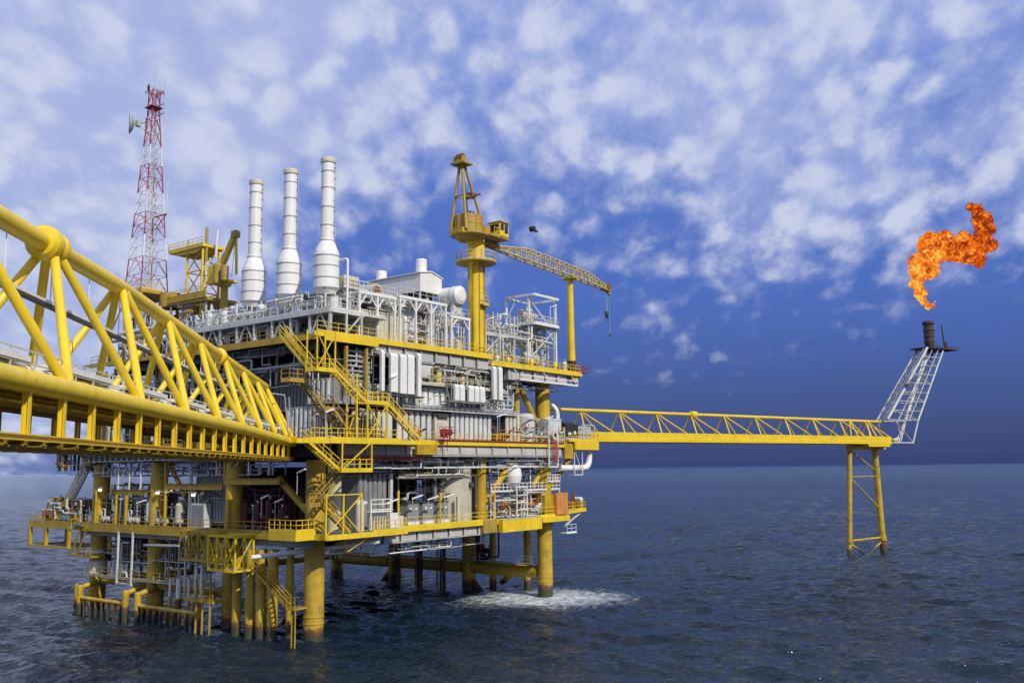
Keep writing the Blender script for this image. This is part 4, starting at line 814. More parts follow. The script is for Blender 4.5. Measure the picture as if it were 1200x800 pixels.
# white ducts with swept tops
def duct(s0, s1, z0, z1, y, lab, grp, mat='white', back=1.0):
    c = T('air_duct', lab, 'air duct', (s0, y, z0), grp); r = .45; pr = [(y, z0), (y, z1 - r)] + [(y + r - r * math.cos(a), z1 - r + r * math.sin(a)) for a in np.linspace(.2, 1.3, 5)] + [(y + back, z1 + .02), (y + back, z1 - .3), (y + .35, z1 - .6), (y + .35, z0)]
    c.part('casing', MB().extr(pr, 'x', s0, s1), mat); c.part('base_flange', MB().box((s0 - .08, y - .08, z0 - .1), (s1 + .08, y + .5, z0)), 'dgrey'); return c
g1 = 'tall white ducts on the right face'
for s0, s1, z0, z1, lab in ((7.1, 7.6, 27.0, 31.8, 'thin tall white duct, leftmost of the tall group'), (8.6, 9.8, 27.0, 31.6, 'wide tall white duct, second from left of the tall group'), (10.2, 11.3, 26.9, 31.6, 'wide tall white duct in the middle of the tall group'),
                            (11.5, 12.6, 26.9, 31.7, 'wide tall white duct, second from right of the tall group'), (13.2, 13.8, 26.6, 32.0, 'thin tall white duct, rightmost of the tall group')): duct(s0, s1, z0, z1, -2.8, lab, g1)
g2 = 'short white ducts on the right face'
for i, (s0, s1) in enumerate(((20.2, 21.0), (21.2, 22.1), (22.9, 23.9), (24.1, 25.0), (25.2, 26.2))): duct(s0, s1, 26.6, 28.7, -2.7, ['short white duct, leftmost of the group of five', 'short white duct, second from left of five', 'short white duct, middle of the five', 'short white duct, fourth from left of five', 'short white duct, rightmost of the five'][i], g2)
g3 = 'pair of white ducts beside the crane foot'
duct(28.0, 28.7, 27.1, 31.6, -2.7, 'left white duct of the pair beside the crane foot', g3); duct(29.2, 30.0, 27.1, 31.6, -2.7, 'right white duct of the pair beside the crane foot', g3)
c = T('support_cage', 'dark steel cage holding the tall white ducts', 'steel frame', (7, -2, 26.5)); m = MB()
for s in (6.6, 8.1, 10.0, 12.9, 14.2): m.beam((s, -1.9, 26.7), (s, -1.9, 31.6), .14)
for z in (26.75, 28.4, 30.0, 31.4): m.beam((6.6, -1.9, z), (14.2, -1.9, z), .12)
m.box((6.4, -2.9, 26.55), (14.3, -1.7, 26.7)); c.part('frame', m, 'dgrey'); c.part('post', MB().beam((2.4, -1.9, 26.5), (2.4, -1.9, 31.8), .35).beam((5.5, -1.9, 26.5), (5.5, -1.9, 31.8), .3), 'ochre')
m = MB()
for z in np.arange(27, 31.5, .55): m.beam((2.6, -1.4, z), (6.6, -1.4, z), .09, .16)
c.part('louvre', m, 'galv')
c = T('support_cage', 'grey steel cage holding the short white ducts', 'steel frame', (20, -2, 26.2)); c.part('base', MB().box((18.9, -2.8, 26.35), (26.8, -1.5, 26.5)), 'grey'); m = MB()
for s in (19.0, 20.0, 22.5, 26.7): m.beam((s, -2.2, 26.5), (s, -2.2, 28.6), .12)
m.beam((19, -2.2, 28.55), (26.7, -2.2, 28.55), .12); m.beam((19, -2.75, 26.5), (19, -2.2, 28.5), .1); c.part('frame', m, 'grey')
# recessed plant boxes under the upper deck edge
for (s0, s1, z0, z1, y, mat, lab) in ((14.6, 17.4, 29.3, 31.0, -1.4, 'lgrey', 'large grey box duct under the upper deck edge right of the tall ducts'), (17.6, 21.6, 28.5, 30.9, -.9, 'cream', 'cream plant box with dark openings on the mezzanine'), (22.4, 26.2, 28.5, 30.8, -.7, 'cream', 'second cream plant box on the mezzanine nearest the crane foot')):
    c = T('plant_box', lab, 'equipment', (s0, y, z0)); c.part('casing', MB().box((s0, y, z0), (s1, y + 3, z1)), mat); c.part('roof_edge', MB().box((s0 - .1, y - .25, z1), (s1 + .1, y + 3, z1 + .18)), 'white')
    if z0 < 29: m = MB(); w = (s1 - s0) / 3; [m.box((s0 + w * k + .2, y - .03, z0 + .5), (s0 + w * k + w - .15, y + .01, z1 - .5)) for k in range(3)]; c.part('opening', m, 'dgrey'); c.part('vessel', MB().lathe((s0 + .9, y - .5, 0), [(0, z0), (.35, z0 + .1), (.35, z0 + 1.5), (0, z0 + 1.7)], 12), 'yellow')
c = T('enclosure', 'dirty tan vertical strip panel between the duct groups', 'enclosure', (14.8, -1, 25.4)); c.part('casing', MB().box((14.5, -1.2, 25.4), (15.8, .5, 29.0)), 'tank')

# ---------------- dark blocks added inside the decks to block see-through, coloured like the shaded interior
module('dark_filler_block', (6, 3.0, 21.5), (33, 12, 31.0), 'dgrey', 'big dark filler block standing for the shaded space behind the ribbed walls', 'module', 14)
module('dark_filler_block', (6, 13, 21.5), (28, 24, 30.0), 'dgrey', 'dark filler block standing for the shaded middle of the main deck', 'module', 10)
module('dark_filler_block', (4, 26, 21.5), (26, 42, 29.6), 'dark', 'dark filler block standing for the shaded far left of the main deck behind the footbridge', 'module', 10)
module('dark_filler_block', (7, 8.0, 11.5), (24, 20, 18.4), 'dark', 'dark filler block standing for the shade deep inside the cellar deck', 'module', 10)
module('dark_filler_block', (9, 22, 11.5), (26, 32, 17.0), 'dark', 'dark filler block for the shade deep inside the left part of the cellar deck', 'module', 8)

# ================================================================== RIGHT FACE, CELLAR LEVEL
ribwall('tall grey ribbed wall left of the three grey cabinets on the cellar deck', (6.4, 11.45), (11.0, 17.9), .72, 'grey', .2, y2=3, rmat='grey')
solo('support_post', MB().beam((11.4, -.1, 11.4), (11.4, -.1, 18), .38), 'wframe', 'white square post right of the tall grey ribbed wall', 'post', (11.4, -.1, 11.4))
solo('riser_column', MB().lathe((3.4, .8, 0), [(.8, 11.4), (.8, 19.0)], 20), 'cream', 'thick pale cream vertical cylinder left of the grey ribbed wall', 'column', (3.4, .8, 11.4))
c = T('storage_tank', 'large upright beige tank filling the bay left of the yellow column on the cellar deck', 'tank', (25.0, 2.6, 11.4)); c.part('shell', MB().lathe((25.0, 2.6, 0), [(3.0, 11.4), (3.0, 18.3), (2.6, 18.8), (0, 19.1)], 40), 'tank'); c.part('band', MB().lathe((25.0, 2.6, 0), [(3.0, 12.0), (3.05, 12.0), (3.05, 12.15), (3, 12.15)], 40), 'cream'); c.part('manway', MB().lathe((25.9, -.35, 16.0), [(0, -.25), (.4, -.25), (.4, 0), (.3, .1)], 14, 'y').tube((25.9, -.5, 16.2), (25.9, -.9, 15.6), .08), 'dgrey')
for i, s in enumerate((14.6, 17.3, 20.1)):
    c = T('electrical_cabinet', ['grey double door cabinet, leftmost of the three on the cellar deck edge', 'grey double door cabinet, middle of the three on the cellar deck edge', 'grey double door cabinet, rightmost of the three beside the beige tank'][i], 'cabinet', (s, .2, 11.4), 'grey cabinets on the cellar deck')
    c.part('casing', MB().box((s, .1, 11.75), (s + 1.9, 1.6, 13.95)), 'galv'); c.part('plinth', MB().box((s - .05, .02, 11.42), (s + 1.95, 1.62, 11.75)), 'white'); c.part('door', MB().box((s + .06, .07, 11.85), (s + .92, .098, 13.85)).box((s + .98, .07, 11.85), (s + 1.84, .098, 13.85)), 'grey'); c.part('handle', MB().box((s + .8, .03, 12.7), (s + .86, .07, 13.0)), 'black', c.o.children[-1])
    c.part('label_plate', MB().box((s + .35, .045, 13.2), (s + .65, .068, 13.45)).box((s + 1.25, .045, 13.2), (s + 1.55, .068, 13.45)), 'white'); c.part('roof', MB().box((s - .08, 0, 13.95), (s + 2, 1.7, 14.05)), 'dgrey')
c = T('overhead_pipe', 'long pale overhead pipe hung on thin rods below the main deck girders', 'pipe', (12.2, -.3, 17.2)); c.part('pipe', MB().tube((12.2, -.4, 17.2), (24.4, -.4, 17.2), .27, 14), 'cream'); m = MB()
for s in (13, 15.7, 18.4, 21, 24): m.tube((s, -.4, 17.2), (s, -.4, 19.6), .05, 6); m.tube((s, -.4, 17.6), (s + .9, -.4, 19.6), .04, 6) if s > 17 else None
c.part('hanger', m, 'galv'); m = MB()
for s in (14.7, 18.2, 21.6): m.lathe((s, -.4, 17.2), [(.28, 0), (.33, 0), (.33, .12), (.28, .12)], 14, 'x')
c.part('collar', m, 'tank')
solo('support_post', MB().beam((22.9, -.7, 11.4), (22.9, -.7, 14.6), .32), 'cream', 'short cream post right of the third grey cabinet', 'post', (22.9, -.7, 11.4))
for s, h_, lab in ((19.5, 15.2, 'yellow post between the second and third grey cabinets'), (12.0, 15.6, 'yellow post left of the grey cabinets')): solo('support_post', MB().beam((s, -.8, 11.4), (s, -.8, h_), .2), 'yellow', lab, 'post', (s, -.8, 11.4))
c = T('pressure_tank', 'white egg shaped tank hanging under the main deck right of the diagonal brace', 'tank', (34.6, -.8, 15.6)); c.part('shell', MB().lathe((34.5, -.8, 0), [(0, 15.3), (.5, 15.45), (1.05, 16.1), (1.25, 17.0), (1.15, 17.9), (.7, 18.5), (.3, 18.7), (0, 18.7)], 24), 'stack'); c.part('hanger', MB().box((33.6, -.9, 18.6), (35.4, -.7, 18.75)).beam((33.7, -.8, 18.7), (33.7, -.8, 19.9), .1).beam((35.3, -.8, 18.7), (35.3, -.8, 19.9), .1), 'white')
c = T('ladder_tower', 'white ladder frame tower below the egg shaped tank', 'ladder', (34.8, -1.4, 11.4)); m = MB()
for s in (34.4, 36.8): m.beam((s, -1.5, 11.4), (s, -1.5, 15.6), .15); m.beam((s, -.3, 11.4), (s, -.3, 15.6), .12)
for z in (12.4, 13.4, 14.4, 15.5): m.beam((34.4, -1.5, z), (36.8, -1.5, z), .13)
c.part('frame', m, 'white'); c.part('landing', MB().box((34.3, -1.6, 14.3), (36.9, -.2, 14.42)), 'galv')
c = T('container', 'orange steel box standing at the right end of the cellar deck', 'container', (40.6, -1.8, 11.4)); c.part('casing', MB().box((40.5, -1.9, 11.45), (45.4, .6, 14.2)), 'beam'); c.part('end_door', MB().box((42.6, -2.5, 11.46), (45.5, -1.93, 14.5)), 'orange'); c.part('rib', MB().box((43.5, -2.54, 11.6), (43.6, -2.5, 14.4)).box((44.5, -2.54, 11.6), (44.6, -2.5, 14.4)), 'orange')
d = T('upper_walkway', 'white railed walkway around the thick corner column halfway above the cellar deck', 'walkway', (38, -1, 14.8)); d.part('grating', MB().box((29.5, -.9, 14.85), (45.8, 1.2, 14.97)), 'galv'); d.part('railing', MB().rail([(29.5, -.9, 14.97), (45.8, -.9, 14.97), (45.8, 1.2, 14.97)], sp=.9, h=1.05, r=.04), 'white'); d.part('post', MB().beam((38.5, -.9, 11.4), (38.5, -.9, 14.9), .12).beam((45.7, -.9, 11.4), (45.7, -.9, 14.9), .12), 'white')
d.part('upper_ring', MB().rail([(42.0, -1.4, 16.1), (45.2, -1.4, 16.1), (45.2, 1.5, 16.1)], h=1.0, sp=.7, r=.045), 'white')
# railed bow platform at the far right
p = T('end_platform', 'railed yellow platform with winches sticking out at the right end of the cellar deck', 'platform', (46, -2, 11)); p.part('plate', MB().prism([(45.6, -2.2), (51.6, -1.6), (52.2, 0), (51.6, 3.5), (45.6, 4)], 11.6, 11.85), 'plate'); p.part('edge', MB().beam((45.7, -2.25, 11.6), (51.6, -1.65, 11.75), .12, .4).beam((51.6, -1.65, 11.75), (52.25, 0, 11.75), .12, .4), 'yellow'); p.part('railing', MB().rail([(45.7, -2.2, 11.9), (51.6, -1.6, 11.9), (52.2, 0, 11.9)], sp=.9), 'yellow')
p.part('bracket', MB().beam((45.8, -1.5, 9.6), (50.5, -1.5, 11.5), .2).beam((45.8, 2, 9.6), (50.5, 2, 11.5), .2), 'lgrey'); p.part('under_frame', MB().rail([(46.6, -1.5, 8.6), (49, -1.5, 8.6)], h=1.2, sp=1.1).box((46.4, -1.6, 8.5), (49.2, 0, 8.62)), 'white')
c = T('winch', 'rusty orange winch on the far right end platform', 'winch', (48.4, -.6, 11.85)); c.part('drum', MB().lathe((48.6, -.5, 12.7), [(0, -.8), (.75, -.8), (.75, -.65), (.4, -.65), (.4, .65), (.75, .65), (.75, .8), (0, .8)], 18, 'y'), 'orange'); c.part('frame', MB().beam((47.8, -1.4, 11.86), (48.4, -1.4, 14.2), .22).beam((49.2, -1.4, 11.86), (48.5, -1.4, 14.4), .22).box((47.7, -1.3, 11.86), (49.5, .5, 12.0)), 'rust')
c = T('life_raft', 'white life raft canister at the outermost corner of the right end platform', 'life raft', (51.2, -1, 12)); c.part('canister', MB().lathe((51.4, -.4, 13.3), [(0, -.75), (.3, -.7), (.38, -.5), (.38, .5), (.3, .7), (0, .75)], 14, 'y'), 'white'); c.part('cradle', MB().box((51.0, -1.0, 11.9), (51.8, .2, 12.9)), 'beam')
# ================================================================== RIGHT END OF MAIN DECK
p = T('landing_platform', 'yellow platform joining the flare bridge to the right end of the main deck', 'platform', (46, -2, 21)); p.part('plate', MB().prism([(46, -2.4), (54.0, -2.4), (54.0, 8), (46, 8)], 21.9, 22.1), 'plate'); p.part('edge_beam', MB().box((47.6, -2.6, 20.7), (54.2, -2.4, 21.85)), 'yellow'); p.part('edge_beam', MB().box((46, -2.55, 21.86), (54.2, -2.35, 22.15)), 'yellow'); p.part('edge_beam', MB().box((54.05, -2.4, 20.7), (54.2, 7, 21.85)), 'yellow'); p.part('railing', MB().rail([(46.2, -2.4, 22.1), (54.1, -2.4, 22.1), (54.1, 1, 22.1)], sp=1.0, r=.032), 'yellow'); p.part('bracket', MB().box((45.4, -2.2, 19.4), (47.6, -1.9, 21.8)), 'beam')
c = T('generator_set', 'black engine box on the landing platform at the start of the flare bridge', 'generator', (47, -1.4, 22.1)); c.part('casing', MB().prism([(46.6, -1.6), (50.0, -1.6), (50.0, .4), (46.6, .4)], 22.6, 24.5), 'black'); c.part('lid', MB().lathe((48.3, -.6, 24.3), [(0, -1.6), (.6, -1.5), (.6, 1.5), (0, 1.6)], 14, 'x'), 'black'); c.part('base', MB().box((46.5, -1.7, 22.1), (50.1, .5, 22.6)), 'galv'); c.part('gauge', MB().box((47.2, -1.63, 22.9), (48.0, -1.6, 23.3)).box((48.8, -1.63, 23.0), (49.3, -1.6, 23.5)), 'white')
c = T('mesh_cage', 'blue grey mesh screen cage right of the black engine box', 'cage', (50.6, -1.9, 22.1)); c.part('panel', MB().box((50.6, -1.2, 22.3), (54.0, -1.14, 24.3)), 'galv'); c.part('frame', MB().rail([(50.4, -2.0, 22.1), (54.0, -2.0, 22.1)], h=2.4, sp=1.1, r=.04, rails=(1, .66, .33), toe=False), 'wframe')
c = T('bend_pipe', 'thick white pipe curving down and back under the landing platform', 'pipe', (53, -1.6, 17)); c.part('pipe', MB().pipe([(53.2, -1.4, 21.8), (53.2, -1.4, 18.0), (45.0, -1.4, 18.0)], .48, 20, 1.9), 'stack'); m = MB(); m.beam((48.0, -2.1, 17.0), (48.0, -2.1, 21.0), .12); m.beam((50.2, -2.1, 17.0), (50.2, -2.1, 21.0), .1); m.beam((48, -2.1, 17), (50.2, -2.1, 17), .12); m.beam((48, -2.1, 20.8), (50.2, -2.1, 17.2), .08); m.beam((48, -2.1, 17), (48, -.6, 17), .1); c.part('hanger', m, 'white')
c = T('riser_pipe', 'white vertical riser against the right side of the thick upper column', 'riser pipe', (45, -.8, 21)); c.part('pipe', MB().pipe([(45.4, -1, 21), (45.4, -1, 26.6), (44.6, .4, 28.0)], .3, 14), 'white')
c = T('hose_rack', 'white ladder frame with red hoses hanging below the main deck at its right end', 'hose rack', (41.6, -2.4, 18)); c.part('frame', MB().ladder((41.0, -2.4, 18.2), (41.0, -2.4, 22.8), 2.2), 'white'); c.part('frame', MB().beam((41, -2.4, 18.2), (43.2, -2.4, 18.2), .16).beam((41.0, -2.4, 18.2), (41, -2.4, 22.4), .16).beam((43.2, -2.4, 18.2), (43.2, -2.4, 22.4), .16), 'white'); m = MB()
for k in range(5): m.pipe([(41.3 + k * .35, -2.6, 22.4 - k * .1), (41.5 + k * .35, -2.7, 20.5), (41.8 + k * .25, -2.6, 18.8)], .07, 6)
c.part('hose', m, 'red'); c.part('coil', MB().lathe((42.1, -2.6, 22.7), [(.3, -.2), (.7, -.2), (.7, .2), (.3, .2)], 16, 'y'), 'cream')
c = T('hose_reel', 'red hose reel hanging over the main deck edge between the ribbed walls', 'hose reel', (17.0, -2.7, 20)); c.part('reel', MB().lathe((17.9, -2.9, 22.4), [(.25, -.2), (.6, -.2), (.6, .2), (.25, .2)], 18, 'y'), 'red'); c.part('frame', MB().ladder((17.0, -3.0, 20.2), (17.0, -3.0, 22.8), 1.3).rail([(16.8, -3.1, 22.4), (19.6, -3.1, 22.4)], h=.8, sp=.6), 'red'); c.part('valve', MB().lathe((18.9, -2.9, 22.5), [(0, -.2), (.3, -.2), (.3, .2), (0, .2)], 12, 'y'), 'black')
c = T('fire_monitor', 'black and red fire monitor on the main deck edge behind the railing', 'fire monitor', (14.2, -2, 21.4)); c.part('barrel', MB().tube((14.2, -2, 22.5), (15.2, -2.2, 22.9), .13), 'black'); c.part('stand', MB().lathe((14.2, -2, 0), [(.3, 21.4), (.14, 21.6), (.14, 22.3), (.3, 22.5), (0, 22.8)], 12), 'red')
c = T('fire_main', 'red pipes running below the left half of the main deck girders', 'pipe', (2, -1.8, 19.6)); c.part('pipe', MB().tube((1.5, -2.1, 19.5), (15, -2.1, 19.5), .13, 8), 'red'); c.part('pipe', MB().tube((3, -2.1, 19.15), (14, -2.1, 19.15), .09, 8), 'red')

# ================================================================== PIPE NETWORKS
def pipework(lab, face, at, p0, p1, z0, z1, n, seed, mats, rr=(.05, .13), depth=1.2, base=None, horiz=.5, drop=.5):
    rs = random.Random(seed); q = (lambda p, o, z: (p, o, z)) if face == 't' else (lambda p, o, z: (o, p, z))
    c = T('pipework', lab, 'pipework', base or q(p0, at, z0))
    for i in range(min(98, int(n * 1.45))):
        o = at + rs.uniform(0, depth); r = rs.choice((rr[0], rr[0], (rr[0] + rr[1]) / 2, rr[1])); mat = rs.choice(mats); pts = []
        if rs.random() < horiz:
            a = rs.uniform(p0, p1 - 1); L = rs.uniform(2, (p1 - p0) * .8); b = min(p1, a + L); z = rs.uniform(z0, z1); z2 = z + rs.choice((-1, 1)) * rs.uniform(.3, 1.2); z2 = min(max(z2, z0), z1); k = rs.uniform(.25, .75)
            pts = [(a, z), (a + (b - a) * k, z), (a + (b - a) * k, z2), (b, z2)]
            if rs.random() < drop: pts.append((b, rs.choice((z0, z1))))
        else:
            a = rs.uniform(p0, p1); z = rs.uniform(z0 + (z1 - z0) * .5, z1); b = a + rs.choice((-1, 1)) * rs.uniform(.4, 1.8); b = min(max(b, p0), p1)
            pts = [(a, z0), (a, z), (b, z)] + ([(b, z1)] if rs.random() < .6 else [])
        m = MB().pipe([q(x, o, z) for x, z in pts], r, 8); hw = []
        for k in range(rs.randint(0, 3)):
            (xa, za), (xb, zb) = pts[0], pts[1]; f = rs.uniform(.2, .8); pc = q(xa + (xb - xa) * f, o, za + (zb - za) * f); m.lathe(pc, [(r, -.05), (r * 1.7, -.05), (r * 1.7, .05), (r, .05)], 8, 'z' if xa == xb else ('x' if face == 't' else 'y'))
            if rs.random() < .4: hw.append(MB().tube((pc[0], pc[1], pc[2] + r), (pc[0], pc[1], pc[2] + .42), .035, 5).lathe((pc[0], pc[1], pc[2] + .4), [(0, 0), (.17, 0), (.17, .05), (0, .05)], 8))
        po = c.part('pipe', m, mat)
        for w_ in hw: c.part('valve_wheel', w_, 'red' if rs.random() < .2 else 'dgrey', po)
    return c
W_ = ['wframe', 'galv', 'lgrey', 'white']; G_ = ['galv', 'grey', 'dgrey', 'lgrey']; Y_ = ['ochre', 'beam', 'galv', 'wframe']
pipework('white and grey small bore pipes hanging below the main deck girders on the right face', 't', -1.9, 3, 45, 18.2, 19.6, 46, 1, W_ + ['grey', 'dgrey'], (.05, .1), 2.4)
pipework('tangle of grey pipes behind the louvred yellow frame left of the tall ducts', 't', -1.3, 1, 7, 25.5, 31.8, 34, 2, G_ + ['ochre'], (.06, .14), 2)
pipework('thin grey pipes crossing the upper ribbed panels', 't', -1.5, 14, 34, 25.3, 28.4, 26, 3, W_, (.04, .08), .6)
pipework('pale pipes and valves on the mezzanine under the upper deck', 't', -1.8, 14, 31, 28.6, 31.0, 34, 4, W_ + ['cream', 'ochre'], (.05, .12), 1.6)
pipework('dense pipes around the columns under the far right upper deck', 't', -1, 29.5, 35.6, 27.2, 31, 26, 5, W_ + ['grey', 'cream'], (.06, .14), 2.5)
pipework('small pipes hanging below the far right deck girders', 't', -1.5, 33, 47, 29.2, 30.2, 16, 6, G_, (.05, .1), 2)
pipework('white and yellow process pipes on the right part of the cellar deck', 't', -1.4, 29, 41, 11.5, 14.8, 60, 7, W_ + ['yellow', 'cream', 'rust', 'orange'], (.05, .15), 3.2)
pipework('pipes above the white railed walkway beside the corner column', 't', -.6, 29.5, 46, 15, 19, 34, 8, W_ + ['grey', 'dgrey'], (.06, .14), 4)
pipework('dark hanging pipes behind the three grey cabinets', 't', .5, 12, 23, 14, 19, 30, 9, ['dgrey', 'grey', 'black', 'galv'], (.07, .2), 2.5)
pipework('thin white drain pipes hanging below the cellar deck on the right side', 't', -1.2, 1, 29, 8.4, 9.8, 24, 10, W_, (.04, .09), 2.0)
pipework('pipes and ducts at the foot of the stacks behind the raised deck railing', 's', .6, -1, 24, 35.9, 38.4, 60, 11, W_ + ['lgrey', 'cream'], (.06, .18), 5)
pipework('dark piping under the raised stack deck between its white columns', 's', .8, -1, 26, 32.8, 35.3, 50, 12, G_ + ['maroon', 'dgrey', 'lgrey'], (.07, .2), 3)
pipework('grey pipes with goosenecks under the left side of the upper deck', 's', -1.2, 1, 22, 27.6, 32.2, 52, 13, G_ + ['wframe'], (.07, .14), 2.2)
pipework('dim tangle of pipes behind the footbridge truss', 's', -1.2, 22, 44, 22, 32, 60, 14, G_ + ['ochre', 'tank'], (.08, .2), 4)
pipework('white and grey pipes below the main deck on the left side', 's', -1.4, 3, 44, 17.6, 19.6, 50, 15, W_ + ['grey', 'galv'], (.06, .13), 3)
pipework('dim pipes and valves inside the left part of the cellar deck', 's', -.6, 16, 44, 11.6, 16.5, 70, 16, G_ + ['ochre', 'green', 'lgrey'], (.06, .2), 5)
pipework('dark red and black machinery pipes on the cellar deck near the corner', 's', .4, 4, 14.5, 11.6, 16, 44, 17, ['maroon', 'maroon', 'dgrey', 'black', 'rust'], (.08, .22), 3)
pipework('grey hanging pipes and hoses below the left side of the cellar deck', 's', -.4, 20, 43, 6.2, 9.8, 44, 18, ['dgrey', 'grey', 'black', 'galv'], (.06, .22), 3, horiz=.35)
pipework('white pipes around the gabled house and the small frame beside it', 't', -.6, 12, 25, 33.2, 38.6, 44, 19, W_ + ['cream'], (.05, .13), 3)
pipework('white and beige pipes around the vessels right of the crane', 't', .2, 30.5, 47, 32.3, 40, 70, 20, W_ + ['cream', 'tank'], (.06, .15), 5)
pipework('pipes and fittings on top of the long cream enclosure', 't', .3, 5, 19, 36.8, 39.8, 34, 21, W_ + ['cream', 'rust'], (.06, .16), 3)
pipework('grey pipes at the feet of the mast and lookout platforms', 's', .6, 24, 42, 33, 40, 50, 22, G_ + ['ochre'], (.08, .2), 6)
# ================================================================== STAIRS AT THE NEAR CORNER
def stair(name, lab, p, q, side, mat='yellow', w=.9):
    c = T(name, lab, 'stair', q, None); p_, q_ = V(p), V(q); sd = V(side).normalized() * w; k = max(4, int(abs(p_.z - q_.z) / .24)); m = MB(); h = MB(); tr = MB()
    for o in (V((0, 0, 0)), sd):
        m.beam(p_ + o, q_ + o, .07, .3); h.beam(p_ + o + V((0, 0, 1.1)), q_ + o + V((0, 0, 1.1)), .08); h.beam(p_ + o + V((0, 0, .6)), q_ + o + V((0, 0, .6)), .055)
        for i in range(0, k + 1, 3): e = p_.lerp(q_, i / k) + o; h.beam(e, e + V((0, 0, 1.1)), .06)
    for i in range(k): e = p_.lerp(q_, (i + .5) / k); tr.beam(e + sd * .04, e + sd * .96, .25, .035)
    c.part('stringer', m, mat); c.part('handrail', h, mat); c.part('tread', tr, 'ochre' if mat == 'yellow' else 'dgrey'); return c
def landing(lab, s0, s1, t0, t1, z, edges, mat='yellow', th=.28, name='stair_landing'):
    c = T(name, lab, 'landing', (s0, t0, z)); c.part('plate', MB().box((s0 + .06, t0 + .06, z - .06), (s1 - .06, t1 - .06, z)), 'plate'); m = MB()
    m.beam((s0, t0, z - th / 2), (s1, t0, z - th / 2), .1, th); m.beam((s0, t1, z - th / 2), (s1, t1, z - th / 2), .1, th); m.beam((s0, t0, z - th / 2), (s0, t1, z - th / 2), .1, th + .004); m.beam((s1, t0, z - th / 2), (s1, t1, z - th / 2), .1, th + .004)
    c.part('edge', m, mat); m = MB()
    for a, b in edges: m.rail([(*a, z), (*b, z)], sp=.9, r=.034)
    c.part('railing', m, mat); return c
stair('stair_flight', 'highest yellow stair flight descending from the upper deck at the near corner', (-3.9, 1.8, 32.7), (-3.9, -3.0, 28.6), (1, 0, 0))
landing('square yellow stair landing just below the upper deck corner', -4.2, -1.4, -4.6, -2.9, 28.6, [((-4.2, -4.6), (-1.6, -4.6)), ((-4.2, -2.9), (-4.2, -4.6))])
stair('stair_flight', 'middle yellow stair flight between the two landings outside the near corner', (-1.5, -4.5, 28.6), (3.2, -4.5, 25.4), (0, 1, 0))
landing('yellow stair landing halfway above the main deck', 3.1, 6.3, -4.6, -3.0, 25.5, [((3.1, -4.6), (6.3, -4.6)), ((6.3, -3.0), (3.1, -3.0))])
stair('stair_flight', 'lower yellow stair flight reaching the main deck in front of the ribbed wall', (6.3, -4.5, 25.5), (12.0, -4.5, 21.4), (0, 1, 0))
c = T('stair_tower', 'yellow braced lattice posts carrying the stair landings at the near corner', 'steel frame', (2.0, -4, 21)); m = MB()
for s in (-4.1, -1.6): m.beam((s, -4.55, 28.4), (s, -4.55, 32.8), .13); m.beam((s, -2.95, 28.4), (s, -2.95, 32.8), .13)
for s in (1.6, 3.2, 6.2): m.beam((s, -4.55, 21.4), (s, -4.55, 25.3 if s > 2 else 28.4), .16); m.beam((s, -3.0, 21.4), (s, -3.0, 25.3), .14)
m.beam((3.2, -4.55, 21.5), (6.2, -4.55, 25.2), .11); m.beam((6.2, -4.55, 21.5), (3.2, -4.55, 25.2), .1101); m.beam((-4.1, -4.55, 28.6), (-1.6, -4.55, 32.4), .1); m.beam((-1.6, -4.55, 28.6), (-4.1, -4.55, 32.4), .1001)
m.beam((1.6, -3.0, 21.5), (3.2, -3.0, 25.2), .1); m.beam((1.6, -4.55, 25.3), (6.2, -4.55, 25.3), .14); m.beam((-1.6, -4.55, 28.3), (1.6, -4.55, 25.2), .11)
c.part('lattice', m, 'yellow')
stair('stair_flight', 'dull grey inner stair flight behind the bright yellow stairs', (-3.9, -2.4, 27.5), (-1.1, -2.4, 24.7), (0, 1, 0), 'ochre'); landing('small dull inner landing with box railing at the top of the inner stair', -6.0, -3.9, -2.5, -1.2, 27.5, [((-6, -2.5), (-3.9, -2.5)), ((-6, -1.2), (-6, -2.5))], 'ochre')
landing('small dull inner landing halfway down the inner stair', -1.1, .2, -2.5, -1.3, 24.7, [((-1.1, -2.5), (.2, -2.5))], 'ochre'); stair('stair_flight', 'dull grey inner stair flight continuing down to the main deck', (.2, -2.4, 24.7), (3.4, -2.4, 21.5), (0, 1, 0), 'ochre')
landing('wide yellow landing where the footbridge meets the platform corner', -6.4, -2.1, -4.4, 6.0, 21.35, [((-4.6, -4.4), (-2.4, -4.4)), ((-6.4, -2.4), (-6.4, -4.2))], 'yellow', .5, 'bridge_landing')
landing('yellow walkway edge strip in front of the ribbed wall at the stair foot', -2.1, 12.4, -4.6, -2.2, 21.38, [((-2.0, -4.6), (8.6, -4.6))], 'yellow', .5)
stair('stair_flight', 'yellow stair flight going down from the footbridge landing below the main deck', (-5.2, -4.4, 21.2), (-.6, -4.4, 18.1), (0, 1, 0))
landing('yellow hanging landing with cross braced sides below the main deck corner', -.7, 3.8, -4.8, -2.8, 18.1, [((-.7, -4.8), (3.8, -4.8)), ((3.8, -4.8), (3.8, -2.8))])
c = T('landing_support', 'yellow hangers and diagonal braces holding the landing below the main deck corner', 'steel frame', (0, -4, 18)); m = MB()
for s in (-.6, 3.7): m.beam((s, -4.75, 18), (s, -4.75, 21.1), .14); m.beam((s, -2.85, 18), (s, -2.85, 21.1), .14)
m.beam((-.5, -4.75, 18.2), (3.6, -4.75, 21.0), .12); m.beam((-2.2, -2.85, 21), (-.6, -2.85, 18.1), .1); c.part('frame', m, 'yellow')
stair('stair_flight', 'shaded dark yellow stair flight doubling back from the hanging landing', (1.4, -3.4, 18.0), (-2.5, -3.4, 14.6), (0, 1, 0), 'ochre')  # dull ochre puts the corner's shade into the stair colour
